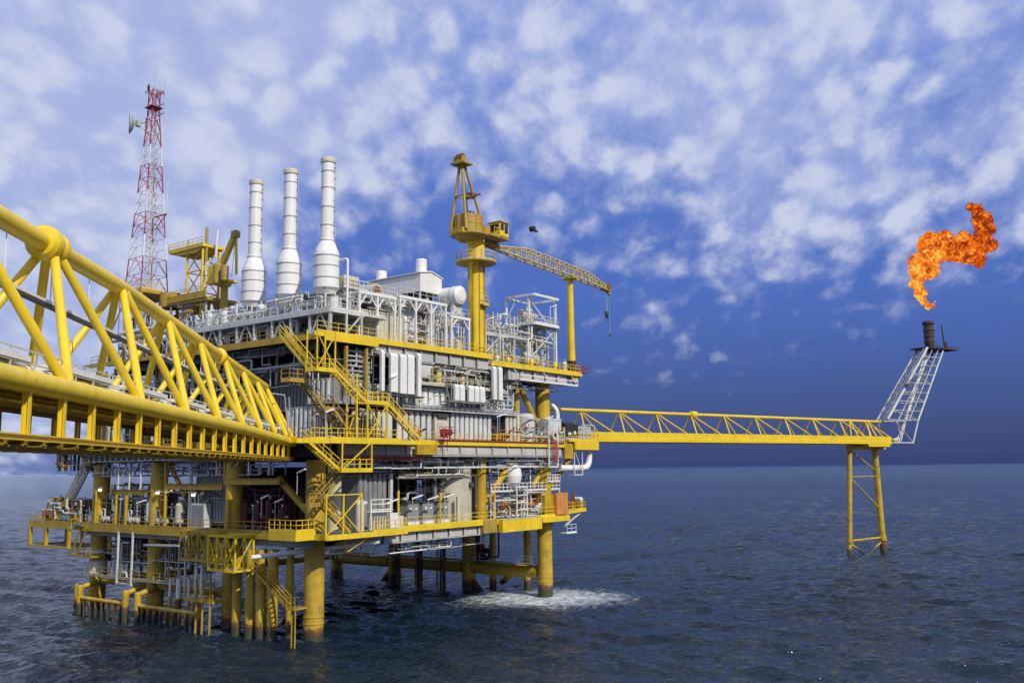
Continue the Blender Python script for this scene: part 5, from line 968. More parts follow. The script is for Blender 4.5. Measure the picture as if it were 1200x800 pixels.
landing('small shaded landing beside the near corner leg above the cellar deck', -4.0, -2.4, -3.6, -2.2, 14.6, [((-4.0, -3.6), (-2.4, -3.6))], 'ochre'); stair('stair_flight', 'last shaded stair flight down to the cellar deck at the near corner', (-2.4, -4.0, 14.6), (1.4, -4.0, 11.5), (0, 1, 0), 'beam')
c = T('stair_tower', 'yellow cross braced cage in front of the near corner leg on the cellar deck', 'steel frame', (-2.6, -4.4, 10)); m = MB()
for s in (-2.6, -.2, 2.4): m.beam((s, -4.6, 11.0), (s, -4.6, 15.6), .17)
m.beam((-2.6, -4.6, 11.3), (2.4, -4.6, 15.4), .11); m.beam((2.4, -4.6, 11.3), (-.2, -4.6, 13.6), .1); m.beam((-2.6, -4.6, 15.5), (2.4, -4.6, 15.5), .12); m.beam((0, -4.6, 11), (1.8, -3, 9.4), .13); m.beam((3.8, -4.6, 11), (2.0, -3, 9.4), .13); c.part('cage', m, 'yellow')
landing('yellow corner strip of the cellar deck under the cross braced cage', -2.4, 9.6, -4.6, -2.1, 11.42, [((4.2, -4.6), (9.4, -4.6))], 'yellow', .55)
landing('bright yellow square balcony at the near corner of the cellar deck', -4.8, -2.2, -2.6, 1.7, 11.9, [((-4.8, -2.6), (-4.8, 1.7)), ((-2.4, -2.6), (-4.8, -2.6))], 'yellow', 1.0, 'balcony')
c = T('valve_skid', 'white framed valve skid with railing beside the pale cylinder on the cellar deck', 'skid', (3.4, -3.6, 11.4)); m = MB()
for s in (4.6, 7.6): m.beam((s, -3.8, 11.45), (s, -3.8, 14.8), .13); m.beam((s, -2.6, 11.45), (s, -2.6, 14.8), .13)
for z in (13.7, 14.3, 14.8): m.beam((4.6, -3.8, z), (7.6, -3.8, z), .1)
c.part('frame', m, 'white'); c.part('platform', MB().box((4.5, -3.9, 13.4), (7.7, -2.5, 13.55)), 'white'); m = MB()
for k in range(7): m.tube((4.8 + k * .42, -3.3, 11.45), (4.8 + k * .42, -3.3, 13.4), .09, 8)
c.part('manifold_pipe', m, 'cream'); c.part('filter_vessel', MB().lathe((3.4, -3.3, 0), [(0, 11.45), (.5, 11.5), (.5, 14.4), (.3, 14.8), (0, 14.9)], 16).tube((3.4, -3.3, 14.2), (4.4, -3.3, 14.5), .2), 'wframe')
c = T('valve_skid', 'low white block manifold right of the white framed skid', 'skid', (8.0, -3.0, 11.4)); c.part('block', MB().box((8.1, -3.4, 11.45), (9.3, -2.6, 13.2)), 'white'); c.part('block', MB().box((9.35, -3.2, 11.45), (10.4, -2.5, 12.8)), 'cream'); c.part('handwheel', MB().lathe((8.7, -3.0, 13.2), [(.04, 0), (.04, .3), (.28, .3), (.28, .36), (0, .36)], 12), 'galv'); c.part('handwheel', MB().lathe((9.9, -2.9, 12.8), [(.04, 0), (.04, .3), (.28, .3), (.28, .36), (0, .36)], 12), 'galv')
solo('conduit_pipe', MB().tube((-4.8, 4.6, 8.9), (-4.8, 4.4, 8.9), .05).tube((-5.0, 4.2, 9.0), (5.8, -3.9, 10.2), .26, 14), 'white', 'long bright white pipe slanting under the near corner of the cellar deck', 'pipe', (-5, 4.2, 9))
stair('stair_flight', 'yellow stair flight dropping from the truss walkway towards the near leg at the water', (-2.6, 7.0, 7.4), (-2.6, 1.3, 3.8), (1, 0, 0), 'beam', .55)
landing('small yellow landing at the near leg just above the water', -2.7, -1.0, -.1, 1.3, 3.8, [((-2.7, 1.2), (-2.7, -.1))], 'beam', .2); solo('access_ladder', MB().ladder((-2.5, 0, -.6), (-2.5, 0, 3.7), .55, (0, 1, 0)).tube((-2.5, 0, -.6), (-2.5, 0, 3.6), .07).tube((-2.5, .55, -.6), (-2.5, .55, 3.6), .07), 'beam', 'yellow ladder going down into the water beside the near leg', 'ladder', (-2.5, 0, -.6))
# truss walkway boxes hanging under the left edge
def trussbox(lab, s0, s1, t0, t1, z0, z1, n, mat='beam'):
    c = T('truss_walkway', lab, 'walkway', (s0, t0, z0)); m = MB(); g = MB()
    for s in (s0, s1):
        m.beam((s, t0, z0), (s, t1, z0), .26, .3); m.beam((s, t0, z1), (s, t1, z1), .22, .26)
        for i in range(n + 1): t = t0 + (t1 - t0) * i / n; m.beam((s, t, z0), (s, t, z1), .18)
        for i in range(n): a, b = t0 + (t1 - t0) * i / n, t0 + (t1 - t0) * (i + 1) / n; g.beam((s, a, z0), (s, b, z1), .1); g.beam((s, b, z0), (s, a, z1), .1001)
    for t in (t0, t1): m.beam((s0, t, z0), (s1, t, z0), .24); m.beam((s0, t, z1), (s1, t, z1), .24); g.beam((s0, t, z0), (s1, t, z1), .1)
    c.part('frame', m, mat); c.part('bracing', g, mat); c.part('floor', MB().box((s0, t0, z0 - .05), (s1, t1, z0 + .02)), 'plate'); c.part('railing', MB().rail([(s0, t0, z0 + .1), (s0, t1, z0 + .1)], sp=1.2, r=.03, toe=False), mat)
trussbox('cross braced yellow truss walkway hung below the left side, nearer and lower box', -4.6, -2.2, 7.6, 12.4, 7.3, 11.0, 3, 'yellow'); trussbox('cross braced yellow truss walkway hung below the left side, farther box', -3.4, -1.8, 12.6, 19.6, 8.0, 11.2, 4)
# ================================================================== LEFT FACE
ribwall('blue grey ribbed wall beside the inner stairs at the near corner of the main deck', (.6, 21.6), (6.6, 25.2), .75, 'grey', 1.2, face='s', y2=5, rmat='lgrey')
ribwall('higher dark ribbed wall above the footbridge end', (3.0, 25.0), (10.5, 30.6), .62, 'grey', 2.4, face='s', y2=5, rmat='grey')
ribwall('ribbed wall close behind the end of the footbridge truss', (-1.0, 25.4), (2.8, 28.2), .8, 'grey', 1.0, face='s', y2=5, rmat='lgrey')
ribwall('dim ribbed wall seen through the footbridge truss', (10.8, 21.6), (22, 30.4), .8, 'grey', 1.6, face='s', y2=4, rmat='grey')
ribwall('pale ribbed cladding wall on the cellar deck left of the dark red machinery', (15.4, 12), (22.6, 19.2), .62, 'lgrey', .6, face='s', y2=3, rmat='grey')
solo('support_post', MB().tube((-.4, 22.4, 11.4), (-.4, 22.4, 18.8), .24, 10), 'lgrey', 'pale vertical pipe post at the left edge of the pale ribbed wall', 'post', (-.4, 22.4, 11.4))
c = T('electrical_cabinet', 'tall narrow pale grey cabinet in front of the ribbed cladding on the left side', 'cabinet', (-.6, 19.2, 11.4)); c.part('casing', MB().box((-.8, 18.9, 11.45), (.2, 21.6, 14.3)), 'lgrey'); c.part('door', MB().box((-.83, 19.1, 11.6), (-.8, 20.2, 14.1)).box((-.83, 20.3, 11.6), (-.8, 21.4, 14.1)), 'grey')
def lbeam(lab, t0, t1, z, s=-.9, w=.7, hang=None):
    c = T('monorail_beam', lab, 'beam', (s, t0, z)); c.part('beam', MB().ibeam((s, t0, z), (s, t1, z), .4, w, .05), 'beam')
    if hang:
        m = MB(); [m.beam((s, t, z + w / 2), (s, t, zz), .3, .3) for t, zz in hang]; c.part('hanger', m, 'beam')
lbeam('yellow overhead beam at the far left bay above the cellar deck', 31, 39.6, 15.6, hang=[(39.2, 11.4 + 4)]); lbeam('long yellow overhead beam in the middle of the left side', 15.4, 27.3, 16.3, hang=[(27.0, 20.6)]); lbeam('yellow overhead beam nearest the corner with diagonal strut', 5.0, 15.1, 16.9, hang=[(14.9, 20.6)])
solo('diagonal_strut', MB().beam((-1.0, 14.6, 17.2), (-1.0, 13.2, 19.4), .14), 'ochre', 'thin ochre strut beside the hanger of the nearest overhead beam', 'strut', (-1, 14.6, 17.2))
for t, z0, z1, r, lab in ((42.6, 11.4, 15.8, .16, 'yellow post at the far left bay, left of two'), (37.6, 11.4, 15.4, .2, 'yellow post at the far left bay, right of two'), (35.2, 11.4, 15.4, .24, 'thick ochre post below the far left overhead beam'), (26.4, 11.4, 15.9, .2, 'ochre post below the left end of the long overhead beam'), (13.6, 11.4, 15.2, .12, 'thin post hanging a lamp near the dark red machinery')): solo('support_post', MB().tube((-1.2, t, z0), (-1.2, t, z1), r, 10), 'beam', lab, 'post', (-1.2, t, z0))
c = T('landing_support', 'white rod frame with diagonals hanging under the main deck at the far left', 'steel frame', (-1.4, 36, 15.8)); m = MB(); zb, zt_ = 15.9, 20.6
for t in (34.2, 36.8, 31.6): m.tube((-1.5, t, zb), (-1.5, t, zt_), .12, 8)
m.tube((-1.5, 36.6, 16.6), (-1.5, 34.4, 19.6), .09, 8); m.tube((-1.5, 34.0, 17.0), (-1.5, 31.7, 20.0), .09, 8); c.part('rod', m, 'wframe')
# far-left outrigger platforms
p = T('outrigger_platform', 'yellow open frame platform sticking out at the far left of the cellar deck', 'platform', (-2, 44, 8)); p.part('deck', MB().box((-2.6, 43.6, 11.0), (3, 57.6, 11.25)), 'plate'); p.part('fascia', MB().box((-2.75, 46, 10.6), (-2.6, 57.6, 11.6)), 'beam'); m = MB()
for t in (46.6, 52.8, 57.3): m.beam((-2.6, t, 8), (-2.6, t, 10.8), .42); m.beam((2.6, t, 8), (2.6, t, 10.8), .3)
m.beam((-2.6, 46.6, 8.1), (-2.6, 57.3, 8.1), .4, .3); m.beam((2.6, 46.6, 8.1), (2.6, 57.3, 8.1), .3, .25); m.beam((-2.6, 57.3, 8.1), (2.6, 57.3, 8.1), .3); p.part('frame', m, 'beam'); p.part('railing', MB().rail([(-2.6, 44, 11.3), (-2.6, 57.6, 11.3), (3, 57.6, 11.3)], sp=1.4), 'beam'); p.part('lower_floor', MB().box((-2.4, 46.6, 8.0), (2.4, 57, 8.08)), 'plate')
c = T('cradle', 'small ochre hanging cradle with railing below the outrigger platform', 'cradle', (-1.4, 40, 6)); c.part('floor', MB().box((-2.4, 41.2, 7.0), (-.4, 46.6, 7.15)), 'ochre'); c.part('railing', MB().rail([(-2.4, 41.2, 7.15), (-2.4, 46.6, 7.15), (-.4, 46.6, 7.15)], sp=1.1), 'ochre'); c.part('hanger', MB().beam((-2.4, 44.8, 7), (-2.4, 42.4, 10.9), .18).beam((-2.4, 46.4, 7), (-2.4, 44, 10.9), .16), 'ochre')
stair('stair_flight', 'dim stair flight at the far left rising from the outrigger platform to the main deck', (-1.2, 45.6, 19.4), (-1.2, 52.6, 11.5), (1, 0, 0), 'ochre'); landing('ochre landing at the top of the far left stair', -1.6, 1, 43.8, 46, 19.4, [((-1.6, 43.8), (-1.6, 46))], 'ochre')
p = T('outrigger_platform', 'ochre bracket platform at the far left end of the main deck, against the sky', 'platform', (-1, 46, 21)); p.part('deck', MB().box((-1.5, 45.6, 20.9), (6, 55.0, 21.4)), 'ochre'); p.part('bracket', MB().beam((0, 44.4, 17.4), (0, 49.5, 20.8), .4).beam((-1, 46, 19.2), (-1, 54, 19.3), .12).beam((-1, 54, 19.3), (-1, 54, 21), .12).beam((-1, 46, 17.8), (-1, 51, 17.9), .1), 'ochre'); p.part('railing', MB().rail([(-1.5, 45.6, 21.4), (-1.5, 55, 21.4)], sp=1.3), 'ochre')
pipework('brownish valves and hoses on the outrigger platform at the far left', 's', -2, 45, 56, 11.5, 14.6, 34, 23, ['rust', 'ochre', 'tank', 'galv', 'dgrey'], (.06, .2), 3)
pipework('ochre brackets and pipes under the far left end of the main deck', 's', -1.2, 41, 54, 18.4, 22.6, 34, 24, ['ochre', 'rust', 'dgrey', 'galv'], (.06, .16), 2)
c = T('drum', 'blue drum on the outrigger platform at the far left', 'drum', (-1.8, 48, 11.3)); c.part('shell', MB().lathe((-1.8, 49.0, 11.9), [(0, -1.0), (.45, -1.0), (.45, 1.0), (0, 1.0)], 16, 'y'), 'blue'); c.part('hoop', MB().lathe((-1.8, 49.0, 11.9), [(.45, -.3), (.48, -.3), (.48, -.2), (.45, -.2)], 16, 'y'), 'dgrey')
c = T('winch', 'rust brown winch with tall frame on the outrigger platform at the far left', 'winch', (-1.6, 53.5, 11.3)); c.part('drum', MB().lathe((-1.6, 53.6, 12.4), [(0, -1.1), (.8, -1.1), (.8, -.9), (.45, -.9), (.45, .9), (.8, .9), (.8, 1.1), (0, 1.1)], 16, 'y'), 'rust'); c.part('frame', MB().beam((-1.6, 52.3, 11.3), (-1.6, 52.3, 14.6), .25).beam((-1.6, 54.6, 11.3), (-1.6, 54.6, 14.0), .25).beam((-1.6, 52.3, 14.4), (-1.6, 54.6, 13.8), .2), 'rust')
# white hangers with slab walkway near the water
c = T('hanging_walkway', 'white rod frame with pale slab floor hanging low below the left side', 'walkway', (-2, 30, 4)); m = MB()
for s, t in ((-2.2, 35.0), (-2.2, 31.7), (-2.2, 20.2)): m.beam((s, t, 4.1), (s, t, 10.6), .22)
for s, t in ((-.6, 24), (-.6, 26)): m.beam((s, t, 4.6), (s, t, 10.6), .15)
m.beam((-2.2, 35, 4.1), (-2.2, 31.7, 4.1), .2); c.part('rod', m, 'wframe'); c.part('slab', MB().box((-2.3, 31.6, 4.0), (-.2, 35.1, 4.25)).box((-1.6, 20.2, 4.6), (-.4, 31.6, 4.8)), 'wframe')
solo('davit_arm', MB().beam((-2.6, 21.0, 9.4), (-1.6, 30.0, 9.1), .34, .22), 'wframe', 'pale horizontal arm under the left edge of the cellar deck', 'davit', (-2.6, 21, 9.4))
for i, (t, z, r, L, lab) in enumerate([(35.5, 8.5, 1.3, 5.0, 'dark grey bundle of hung tanks under the far left of the cellar deck'), (24.5, 8.4, 1.0, 4.0, 'dark grey hung tank under the middle of the left side')]):
    c = T('hung_tank', lab, 'tank', (.6, t, z - r)); c.part('shell', MB().lathe((.8, t, z), [(0, -L / 2), (r * .8, -L / 2 + .1), (r, -L / 2 + .5), (r, L / 2 - .5), (r * .8, L / 2 - .1), (0, L / 2)], 18, 'y'), 'dgrey'); m = MB(); [m.beam((.8 - r - .05, t + o, z - r), (.8 - r - .05, t + o, 10.8), .14) for o in np.linspace(-L / 2 + .3, L / 2 - .3, 5)]; c.part('strap', m, 'grey')
c = T('caisson_sleeve', 'white wrapped sleeve on the far left leg above the brace', 'sleeve', (0, 43.5, 5)); c.part('sleeve', MB().lathe((0, 43.5, 0), [(1.1, 4.6), (1.16, 4.62), (1.16, 6.4), (1.1, 6.42)], 24), 'wframe'); c.part('clamp', MB().lathe((0, 43.5, 0), [(1.1, 7.4), (1.3, 7.45), (1.3, 7.8), (1.1, 7.85)], 24), 'wframe')
solo('dump_caisson', MB().lathe((-1.6, 45.6, 0), [(.36, -2), (.36, 3.2), (.05, 3.4)], 14), 'leg', 'yellow stub caisson at the outer end of the left fender', 'caisson', (-1.6, 45.6, 0))
# ================================================================== SMALL EQUIPMENT IN ROWS
ORD = ['first', 'second', 'third', 'fourth', 'fifth', 'sixth', 'seventh', 'eighth', 'ninth', 'tenth', 'eleventh', 'twelfth', 'thirteenth', 'fourteenth']
def pump(lab, s, t, z, mat, along='x', sc=1., grp=None):
    c = T('pump_set', lab, 'pump', (s, t, z), grp); P = (lambda a, b, h: (s + a * sc, t + b * sc, z + h * sc)) if along == 'x' else (lambda a, b, h: (s + b * sc, t + a * sc, z + h * sc)); ax = along
    c.part('base', MB().box(P(-1.2, -.4, 0), P(1.2, .4, .18)), 'dgrey'); c.part('motor', MB().lathe(P(-.55, 0, .6), [(0, -.5 * sc), (.3 * sc, -.48 * sc), (.36 * sc, -.35 * sc), (.36 * sc, .4 * sc), (.2 * sc, .5 * sc), (0, .5 * sc)], 14, ax), mat); c.part('casing', MB().lathe(P(.55, 0, .6), [(0, -.3 * sc), (.45 * sc, -.25 * sc), (.45 * sc, .2 * sc), (0, .3 * sc)], 14, ax).tube(P(.0, 0, .6), P(.5, 0, .6), .08 * sc), 'galv'); c.part('pipe', MB().pipe([P(.55, 0, .9), P(.55, 0, 1.9), P(1.3, 0, 1.9), P(1.3, 0, .1)], .09 * sc, 8), 'lgrey')
def vess(lab, s, t, z, r, h, mat, grp=None):
    c = T('filter_vessel', lab, 'vessel', (s, t, z), grp); c.part('shell', MB().lathe((s, t, 0), [(0, z + .25), (r * .7, z + .3), (r, z + .55), (r, z + h - .4), (r * .7, z + h - .1), (0, z + h)], 14), mat); m = MB()
    for k in range(3): a = k * 2.1; m.beam((s + r * .8 * math.cos(a), t + r * .8 * math.sin(a), z), (s + r * .8 * math.cos(a), t + r * .8 * math.sin(a), z + .7), .1)
    c.part('leg', m, 'galv'); c.part('nozzle', MB().tube((s, t - r, z + h * .6), (s, t - r - .3, z + h * .6), r * .3, 10).tube((s, t, z + h), (s, t, z + h + .35), r * .25, 10), 'galv')
rs = random.Random(3)
for i, s in enumerate(np.linspace(30.2, 39.5, 6)): (pump if i % 2 else vess)(*((f'{ORD[i]} machine from the left among the pipes right of the cellar column, a cream pump', s, .4, 11.4, 'cream') if i % 2 else (f'{ORD[i]} machine from the left among the pipes right of the cellar column, an upright vessel', s, .3, 11.4, .5, 2.6, rs.choice(['cream', 'yellow', 'orange']))))
for i, t in enumerate((6.2, 8.4, 10.6, 12.8)): vess(f'{ORD[i]} dark red upright vessel from the corner on the left side of the cellar deck', .6, t, 11.4, .55, rs.uniform(2.4, 3.6), 'maroon')
for i, t in enumerate((24.4, 27.6, 30.8, 34, 37.2, 40.4)): (pump if i % 2 else vess)(*((f'{ORD[i]} machine leftwards from the pale ribbed wall on the cellar deck, a pale pump', -.8, t, 11.4, 'lgrey', 'y') if i % 2 else (f'{ORD[i]} machine leftwards from the pale ribbed wall on the cellar deck, an upright vessel', -.4, t, 11.4, .6, 3.0, rs.choice(['lgrey', 'green', 'tank']))))
for i, s in enumerate((31.0, 33.5, 39, 45, 47.5)): vess(f'{ORD[i]} small upright vessel from the crane on the far right upper deck edge', s, -1.0, 31.9, .42, rs.uniform(1.3, 2.2), rs.choice(['cream', 'lgrey', 'yellow']))
for i, t in enumerate((1.0, 4.6, 7.6, 11.2, 14.6, 18, 21.4)): pump(f'{ORD[i]} dark machine from the corner under the raised stack deck', 1.2, t, 32.7, rs.choice(['maroon', 'dgrey', 'grey', 'ochre']), 'y', 1.15)
for i, t in enumerate((5.6, 12.2, 19.2, 22.4)): vess(f'{ORD[i]} grey drum from the right between the stacks on the raised deck', 1.6, t, 35.9, .6, 2.2, 'lgrey')
pipework('thin vertical pipes and cables dropping from the cellar deck towards the left fenders', 's', -1.2, 14, 43, 3.8, 10.2, 40, 31, ['galv', 'dgrey', 'ochre', 'wframe', 'beam'], (.05, .12), 4, horiz=.2)
pipework('ochre pipes and brackets crowding the near corner behind the yellow stairs', 't', -1.6, -2, 7, 21.6, 25, 26, 32, ['ochre', 'galv', 'tank', 'rust'], (.05, .12), 1)
pipework('pipes and small fittings crowding the main deck edge at the right', 't', -1.9, 29, 46, 21.6, 24, 22, 33, ['galv', 'ochre', 'red', 'wframe'], (.04, .09), .6)
pipework('dark conduits along the ceiling of the cellar deck on the right face', 't', -.6, 3, 30, 17.2, 19.4, 40, 34, ['dgrey', 'ochre', 'galv', 'black', 'tank'], (.06, .14), 2.5, horiz=.7)
# ================================================================== LAMPS
lm = T('strip_lamp', 'x', 'lamp', (0, 0, 0), 'white strip lamps on bent poles'); lm.part('pole', MB().tube((0, 0, -2.2), (0, 0, 0), .05, 6), 'galv'); lm.part('tube', MB().beam((0, .1, 0), (0, -1.25, .42), .22, .14), 'lampglass')
LP = [((-1.4, 7.4, 15.0), 0, 'white strip lamp in the dark left side bay, upper of two beside the machinery'), ((-1.4, 5.0, 14.6), 0, 'white strip lamp right beside the near corner leg on the left side'), ((-1.4, 8.9, 13.9), -40, 'white strip lamp lowest in front of the dark red machinery'),
      ((-3.6, -1.2, 17.8), 0, 'white strip lamp under the hanging landing by the corner'), ((-1.2, 26.4, 15.4), 0, 'white strip lamp left of the pale ribbed wall'), ((-1.2, 32.6, 14.2), 30, 'white strip lamp in the far left bay, right of two'), ((-1.2, 36.6, 14.6), 30, 'white strip lamp in the far left bay, left of two'),
      ((8.6, -2.4, 14.3), 60, 'white strip lamp in front of the grey ribbed wall on the cellar deck'), ((13.6, -1.6, 14.6), 60, 'white strip lamp above the leftmost grey cabinet'), ((16.4, -1.6, 14.4), 60, 'white strip lamp above the middle grey cabinet'), ((19.4, -1.6, 14.6), 60, 'white strip lamp above the rightmost grey cabinet'),
      ((-1.4, -3.0, 24.2), 100, 'white strip lamp on the ribbed wall above the footbridge end'), ((4.0, -3.0, 24.4), 100, 'white strip lamp behind the lowest stair landing'), ((8.4, -3.0, 28.6), 100, 'white strip lamp left of the tall white ducts'), ((29.4, -2.2, 24.9), 60, 'white strip lamp over the dark recess in the ribbed walls'), ((40.6, -2.2, 25.0), 60, 'white strip lamp over the small machinery skid at the right')]
for i, (p, rz, lab) in enumerate(LP):
    if i == 0: o = lm.o
    else: o = dup(lm.o, (0, 0, 0))
    o['label'] = lab; o.location = PF.w(p); o.rotation_euler.z = PF.rz + R(rz)
for (p, lab) in (((-1.3, 28.2, 15.6), 'small glowing bulkhead lamp under the far left overhead beam'), ((-1.3, 41.8, 15.9), 'small glowing bulkhead lamp beside the far left leg'), ((-1.3, 20.6, 15.4), 'small glowing bulkhead lamp in front of the pale ribbed wall')):
    c = T('bulkhead_lamp', lab, 'lamp', p); x, y, z = p; c.part('housing', MB().box((x - .05, y - .3, z + .02), (x + .4, y + .3, z + .25)), 'galv'); c.part('bulb', MB().lathe((x + .1, y, z - .1), [(0, -.2), (.16, -.15), (.16, .15), (0, .2)], 10, 'y'), 'lit')
# ================================================================== BRIDGES
def footbridge():
    c = T('footbridge', 'huge yellow tubular truss footbridge coming in from the near left edge', 'bridge', (0, 0, 19), fr=BF)
    L = 67.6; YT = 2.7; W = 5.4
    m = MB(); m.tube((-34, 0, 21.42), (40, 0, 21.34), .43, 28); m.tube((40, 0, 21.34), (L, 0, 21.0), .43, 28); c.part('lower_chord', m, 'bridge')
    m = MB(); m.tube((-34, W, 21.42), (40, W, 21.34), .43, 20); m.tube((40, W, 21.34), (L, W, 21.0), .43, 20); c.part('lower_chord', m, 'bridge')
    tops = [-27.5, -18.3, -9, .5, 10, 19.6, 28.8, 37.2, 45.5, 53, 60, 65.6]; zt = lambda x: 28.35 - max(0, x - 19) * .034
    pts = [(-34, YT, 28.3)] + [(x, YT, zt(x)) for x in tops] ; m = MB()
    for a, b in zip(pts[:-1], pts[1:]): m.tube(a, b, .43, 28, caps=False)
    for x in (-18.3, 10, 44.6):
        z = zt(x); K, K2 = (.55, .8) if x > 40 else (1., 1.); m.lathe((x, YT, z), [(.42, -1.15 * K), (.62 * K2, -1.1 * K), (.78 * K2, -.9 * K), (.82 * K2, -.6 * K), (.78 * K2, -.3 * K), (.55 * K2, -.1 * K)], 26, 'x')
        m.lathe((x, YT, z), [(.5, -.1 * K), (.66 * K2, .0), (.74 * K2, .25 * K), (.74 * K2, .5 * K), (.62 * K2, .8 * K), (.42, .95 * K)], 26, 'x')
    c.part('top_chord', m, 'bridge')
    bots = [-32, -22.8, -13.6, -4.2, 5.6, 15.2, 24.1, 32.8, 41.2, 49, 56.4, 63]
    for i, xt in enumerate(tops):
        z = zt(xt)
        for side, yb in ((0, 0), (1, W)):
            y1 = YT + (-.25 if side == 0 else .25)
            for k, xb in enumerate([q for q in (bots[i], bots[i + 1] if i + 1 < len(bots) else 67.2)]):
                c.part('diagonal', MB().tube((xb + (.22 if k == 0 else -.22), yb, 21.6), (xt + (.25 if k else -.25), y1, z - .25), .21, 14), 'bridge')
    m = MB(); m.box((-34, .45, 21.55), (L, W - .45, 21.62)); c.part('walkway_plate', m, 'plate')
    m = MB()
    for x in np.arange(-32, L, 1.55): m.ibeam((x, .35, 21.3), (x, W - .35, 21.3), .22, .4, .04)
    for y in (1.6, 2.7, 3.8): m.beam((-34, y, 21.02), (L, y, 21.02), .14, .14)
    c.part('cross_beam', m, 'bridge')
    # hanging lower shelf: paired posts, edge channel, cross channels
    xs = [-30.5, -27, -23.6, -20.2, -16.8, -13.4, -10, -6.6, -3.2, .3, 2.4 + 0] + []
    xs = list(np.arange(-31, 66.5, 3.3)); m = MB()
    for x in xs:
        c.part('hanger_post', MB().ibeam((x, 0, 19.45), (x, 0, 21.1), .22, .26, .05, (0, 1, 0)), 'bridge'); c.part('hanger_post', MB().ibeam((x, W, 19.45), (x, W, 21.1), .22, .26, .05, (0, 1, 0)), 'bridge')
    m = MB()
    for y in (0, W): m.ibeam((-34, y, 19.33), (L, y, 19.33), .42, .24, .05)
    c.part('shelf_beam', m, 'bridge'); m = MB()
    for x in np.arange(-33, L, 1.65): m.ibeam((x, -.2, 19.13), (x, W + .2, 19.13), .42, .14, .03)
    for y in (1.4, 2.7, 4.0): m.ibeam((-34, y, 19.34), (L, y, 19.34), .2, .26, .03)
    c.part('shelf_cross_beam', m, 'beam')
    m = MB()
    for y, r, z in ((1.1, .13, 20.8), (1.9, .16, 20.78), (3.6, .14, 20.8)): m.tube((-34, y, z), (L, y, z), r, 10)
    c.part('pipeline', m, 'ochre'); c.part('pipeline', MB().tube((24, 2.6, 20.6), (L, 2.6, 20.6), .34, 12), 'maroon')
    m = MB()
    for y, z, r in ((.85, 22.0, .26), (1.5, 22.05, .2), (3.6, 22.1, .3), (4.5, 22.0, .2)): m.tube((-34, y, z), (L, y, z - .3), r, 12)
    c.part('insulated_pipe', m, 'white'); m = MB()
    for x in np.arange(-32, 66, 2.2):
        m.box((x, .5, 21.62), (x + .25, 1.9, 21.85)); m.box((x, 3.2, 21.62), (x + .25, 4.8, 21.85))
    c.part('pipe_shoe', m, 'wframe')
    m = MB()
    for x0 in np.arange(-31, 62, 9.2): c.part('cable_tray', MB().box((x0, .35, 22.2), (x0 + 6.4, 1.5, 22.42)), 'white')
    pass; c.part('railing', MB().rail([(-34, .42, 21.62), (66, .42, 21.5)], h=1.05, sp=2.1, r=.03, toe=False), 'cream'); c.part('railing', MB().rail([(-34, 2.5, 21.62), (66, 2.5, 21.5)], h=1.1, sp=2.1, r=.025, toe=False), 'cream')
    for x in np.arange(-30, 66, 6.2): c.part('weld_seam', MB().lathe((x, 0, 21.42 - max(0, x) * .0025 if x < 40 else 21.34 - (x - 40) * .0123), [(.43, -.03), (.442, -.015), (.442, .015), (.43, .03)], 24, 'x'), 'bridge')
    m = MB(); m.beam((-34, 2.7, 26.3), (66, 2.7, 25.0), .34, .13); 
    for x in np.arange(-32, 66, 4.7): z = 26.3 - (x + 34) * .013; m.tube((x, 2.7, z), (x, 2.7, zt(x) - .4), .03, 6)
    c.part('overhead_tray', m, 'white'); m = MB(); m.beam((-34, 2.7, 26.16), (66, 2.7, 24.86), .3, .13); c.part('tray_underside_shade', m, 'dgrey')  # dark beam stands in for the shaded underside of the tray
    m = MB(); m.beam((65.8, .2, 21.5), (64.2, .4, 25.8), .1); m.beam((64.2, .4, 25.8), (63.0, 1.5, 25.9), .1); m.beam((67.2, .1, 21.4), (65.8, .2, 25.7), .12); c.part('end_frame', m, 'galv')
footbridge()

